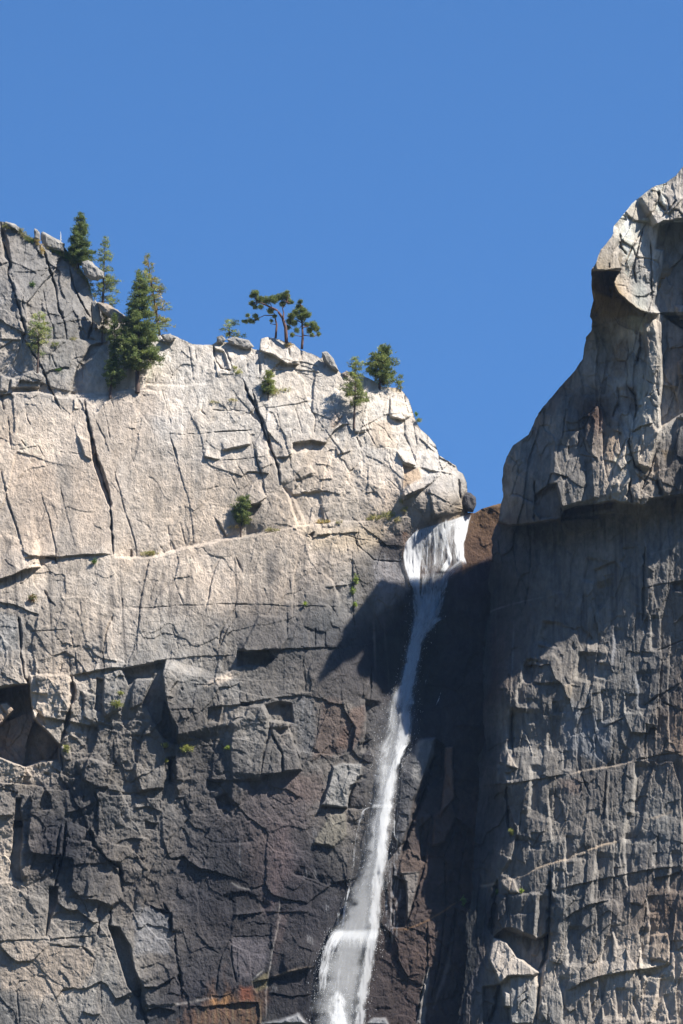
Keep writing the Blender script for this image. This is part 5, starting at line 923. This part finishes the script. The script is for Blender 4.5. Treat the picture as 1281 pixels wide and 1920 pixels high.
conifer('B', [(122,292),(124,212)], [(210,108,150),(240,76,165),(265,108,194),(282,135,196)], 'low pale bushy pine on the skyline at the notch', PALEG, .14, .6, 8, -.3, .7)
blobtree('S', [[(692,800),(680,600),(640,470),(570,370),(400,290)], [(650,480),(655,400),(640,340),(700,260)], [(570,370),(500,330),(460,250)], [(400,290),(300,250)]],
   [(270,150,62),(235,280,50),(330,230,75),(430,240,75),(520,225,75),(600,200,75),(680,185,75),(722,250,50),(640,285,50),(350,325,45),(275,325,38),(700,125,30),(290,130,32),(765,262,25),(230,180,35)], 'flat-topped pine with a curved red trunk bending left on the skyline block', DARKG + MIDG, .36, 1, .4)
blobtree('S', [[(548,740),(562,560),(528,410)], [(535,440),(400,435),(290,490),(200,490)], [(562,560),(480,550)]], [(175,435,34),(210,510,42),(150,520,34),(280,445,42),(300,485,30),(480,375,55),(535,450,32),(492,510,26),(245,525,26),(115,520,15)], 'thin red-trunked pine with a long low left branch behind the flat-topped pine', MIDG, .24, 2, .4, None, 1.5)
blobtree('S', [[(897,885),(910,720),(902,560),(885,300)], [(905,600),(1040,560)], [(900,540),(780,470)], [(912,700),(1060,720)]],
   [(875,255,36),(858,325,52),(920,370,62),(820,400,62),(760,445,60),(970,430,62),(890,460,80),(740,520,62),(800,540,52),(1050,560,62),(1090,620,52),(1122,690,35),(1000,640,50),(960,560,42),(830,640,42),(770,700,34),(720,600,34),(1030,700,34)], 'round-crowned pine with a red trunk, right-hand one of the skyline group', DARKG + MIDG, .27, 3, .4)
conifer('T', [(312,1125),(328,700),(336,230)], [(225,312,368),(290,262,410),(380,205,430),(460,190,430),(560,182,440),(650,140,510),(720,150,490),(790,250,545),(850,285,480)], 'slender sparse pine rooted in a cleft below the skyline', MIDG, .24, .7, 12, .8, .7)
conifer('T', [(652,625),(665,400),(692,85)], [(78,672,710),(150,580,810),(240,520,850),(330,432,885),(420,460,880),(500,560,860),(575,690,880)], 'bushy broad pine on the skyline right of the slender pine', MIDG + DARKG, .26, .95, 13, -.2, .8, up=.15)
conifer('T', [(938,665),(925,475)], [(468,900,930),(520,868,990),(600,878,972),(645,925,968)], 'tiny pine seedling on the skyline at the right foot of the bushy pine', MIDG, .08, .8, 14, -.1, .55)
conifer('B', [(303,552),(305,442)], [(440,296,316),(480,276,335),(510,274,336),(530,285,325)], 'young green pine in the crack line of the middle cliff', MIDG, .12, 1.1, 15, .4, .65)
conifer('D', [(1157,725),(1162,640),(1172,556)], [(555,1150,1195),(590,1126,1202),(625,1120,1206),(662,1142,1200)], 'small round-topped pine alone on the long ledge', DARKG + MIDG[:1], .17, 1.3, 16, .5, .65)
# dead snag
O = P(*tp('R', [(1217,600)])[0], rockY(lf, *tp('R', [(1217,640)])[0]) - .5)
sn = Tub(); zz = lambda x, y: np.array(P(*tp('R', [(x, y)])[0], O[1] - CAM[1])) - O
sn.tube([zz(1220,610), zz(1215,520), zz(1218,440), zz(1214,368)], .14, .04, 7); sn.tube([zz(1215,540), zz(1240,530), zz(1252,545)], .09, .03, 6); sn.tube([zz(1218,470), zz(1200,440)], .05, .02, 5)
tag(sn.build('dead_snag', MDEAD, None), 'short bleached white dead trunk on the pale slab of the upper ridge', 'dead tree').location = O

# ------------------------------------------------------------------ SHRUBS
def shrub(u, v, w_, h_, cols, label=None, cat='shrub', F=None, seed=0, size=.38, group='shrubs growing from ledges and cracks', n=None):
    rs = np.random.RandomState(int(u * 3 + v) + seed); F = F or lf; Yb = float(rockY(F, u, v)) - .25; O = P(u, v + h_ * .3, Yb)
    lv = Leaves(cols, rs); W_ = w_ * PX / 2; H_ = h_ * PX / 2
    for _ in range(n or int(10 + 26 * W_ * H_ / (size * size) * .35)):
        d = rs.randn(3); d /= np.linalg.norm(d); q = P(u, v, Yb) + d * rs.uniform(.1, 1) * np.array((W_, .4 * W_ + .2, H_)) * rs.uniform(.6, 1.15)
        q[1] -= .2
        lv.clump(q, d * .5 + np.array((0, 0, .5)), size * rs.uniform(.6, 1.1), 12, .16)
    o = lv.build('shrub' if cat == 'shrub' else cat.replace(' ', '_'), None, O); o.location = O
    return tag(o, label, cat, group) if label else o
YG = [(.17,.185,.06),(.13,.15,.05),(.21,.215,.075)]; OLV = [(.17,.17,.08),(.12,.13,.06),(.22,.20,.10)]; DRY = [(.34,.26,.12),(.28,.22,.10),(.22,.19,.09)]; GRN = [(.06,.11,.03),(.08,.13,.035),(.045,.085,.03)]; LIM = [(.14,.19,.045),(.18,.22,.055),(.10,.14,.04)]
for a_ in [(350,1404,30,16,YG,'largest bright green shrub in the broken lower wall, left of the flat inclined slab'),
  (220,1321,22,15,YG,'leaning yellow-green shrub between two short pillars under the long overhang'),
  (125,1404,16,16,YG,'pale green shrub at the pointed foot of the streaked pillar'),
  (427,1403,10,9,LIM,'small green tuft at the upper left of the tall rounded pillar'),
  (311,1398,10,12,YG,'thin green tuft on the ledge just left of the largest bright shrub'),
  (312,1427,8,12,YG,'thin green tuft hanging below the ledge left of the largest bright shrub'),
  (60,1122,19,17,[(.12,.12,.05),(.20,.11,.05),(.09,.10,.04)],'round olive and rust shrub alone on the pale lower slab at far left'),
  (177,1054,11,11,GRN,'tiny dark shrub just below the big slabs on the ledge'),
  (282,1038,38,9,OLV,'flat olive shrub spread along the long ledge'),
  (62,534,12,14,GRN,'small green shrub in the middle of the upper left dome'),
  (226,1300,10,8,YG,'faint green tuft above the leaning yellow-green shrub'),
  (668,1088,9,24,LIM,'bright green hanging plant in a crack right of the pale slab near the waterfall'),
  (662,1108,10,14,LIM,'bright green plant just under the hanging plant near the waterfall'),
  (666,1133,7,14,LIM,'lowest bright green plant of the crack near the waterfall shadow'),
  (573,1132,5,10,LIM,'small green tuft in a short vertical crack of the dark lower slab'),
  (781,777,7,10,GRN,'tiny dark green bush on the steep right skyline'),
  (786,789,12,8,MIDG,'small green bush clinging to the skyline above the waterfall')]:
    shrub(*a_)
for a_ in [(960,1561,8,14,YG,'small yellow-green tuft beside a dark chimney of the right cliff'), (977,1672,8,8,LIM,'green tuft on top of the squared block of the right cliff'), (933,1674,5,14,GRN,'dark green plant in the deep crack beside the squared block')]:
    shrub(*a_, F=rf)
shrub(870, 1693, 8, 26, GRN, 'dark green plants in the shaded brown gully right of the waterfall')
def mass(name, spots, label_kind, cols, size=.35, F=None):
    lvs = []; rs = np.random.RandomState(5); O = None
    for (u, v, w_, h_) in spots:
        Yb = float(rockY(F or lf, u, v)) - .2; O = P(u, v, Yb) if O is None else O; lv = Leaves(cols[rs.randint(len(cols))], rs)
        for _ in range(int(8 + w_ * h_ * .16)):
            q = P(u + rs.uniform(-.5, .5) * w_, v + rs.uniform(-.5, .5) * h_, Yb - rs.uniform(0, .4)); lv.clump(q, (0, 0, .8), size * rs.uniform(.6, 1.1), 12, .14)
        lvs.append(lv)
    v = np.concatenate([q for lv in lvs for q in lv.v]) - O; cc = np.concatenate([q for lv in lvs for q in lv.c])
    o = obj(name, mk_mesh(name, v, np.arange(len(v)).reshape(-1, 3), cc, MLEAF, False)); o.location = O
    return tag(o, kind='stuff')
rl = lambda a_, b_, n_, w_, h_: [(a_[0] + (b_[0] - a_[0]) * i / (n_ - 1), a_[1] + (b_[1] - a_[1]) * i / (n_ - 1), w_, h_) for i in range(n_)]
mass('ridge_brush', rl((10,424),(36,430),4,10,6) + rl((38,434),(58,452),4,10,9) + rl((94,464),(116,476),4,10,8) + rl((120,480),(140,496),4,10,9) + rl((145,502),(166,524),5,10,10) + rl((168,530),(178,556),4,9,12) + [(103,646,14,6),(137,636,14,5),(110,694,12,5)], '', [GRN, MIDG, OLV, OLV])
mass('dry_brush', [(56,449,9,8),(66,448,9,9),(72,455,8,10),(79,464,6,12),(80,472,5,8),(540,648,12,8),(605,978,26,6),(435,988,20,4)], '', [DRY, DRY, OLV])
mass('ledge_grass', [(713,970,46,7),(728,964,26,9),(700,973,24,6),(747,974,14,6),(512,994,28,6),(530,731,34,5),(516,737,16,4),(447,697,16,7),(440,689,8,5),(436,750,16,3),(404,754,18,3),(606,979,20,5),(636,980,10,4),(758,955,10,7),(752,940,8,6)], '', [OLV, YG, OLV])

# ------------------------------------------------------------------ the valley's other side, behind and beside the viewer
hv = []; hf = []; NA, NR = 72, 14
for i in range(NA + 1):
    az = math.radians(-100 + 200 * i / NA)                    # 0 = straight behind the viewer
    crest = 1050 + 200 * mnoise.fractal(Vector((az * 3, 1, 0)), 1, 2, 4)
    for j in range(NR + 1):
        f_ = j / NR; d_ = 900 + 1500 * f_; z_ = crest * f_ ** .8 + 120 * mnoise.fractal(Vector((az * 6, f_ * 4, 2)), 1, 2, 4) * math.sin(f_ * 3.1)
        hv.append((math.sin(az) * d_ * 1.0, -math.cos(az) * d_ + 500, z_ - 5))
for i in range(NA):
    for j in range(NR):
        a_ = i * (NR + 1) + j; hf.append((a_, a_ + 1, a_ + NR + 2, a_ + NR + 1))
hm = mk_mesh('hills', hv, hf); hm.materials.append(bpy.data.materials['valley_forest']); tag(obj('hills', hm), kind='structure')

# ------------------------------------------------------------------ thin valley air
hx = mk_mesh('haze', [(x, y, z) for x in (-4200, 4200) for y in (-3700, 4200) for z in (-1.5, 1700)], [(0,1,3,2),(4,6,7,5),(0,4,5,1),(2,3,7,6),(0,2,6,4),(1,5,7,3)], None, None, False)
m = bpy.data.materials.new('valley_air'); m.use_nodes = True; n = m.node_tree.nodes; l = m.node_tree.links; n.clear()
vol = n.new('ShaderNodeVolumePrincipled'); vol.inputs['Color'].default_value = (.38, .62, 1.0, 1); vol.inputs['Density'].default_value = .000024; vol.inputs['Anisotropy'].default_value = .1
out = n.new('ShaderNodeOutputMaterial'); l.new(vol.outputs[0], out.inputs['Volume']); hx.materials.append(m)
tag(obj('haze', hx), kind='stuff')
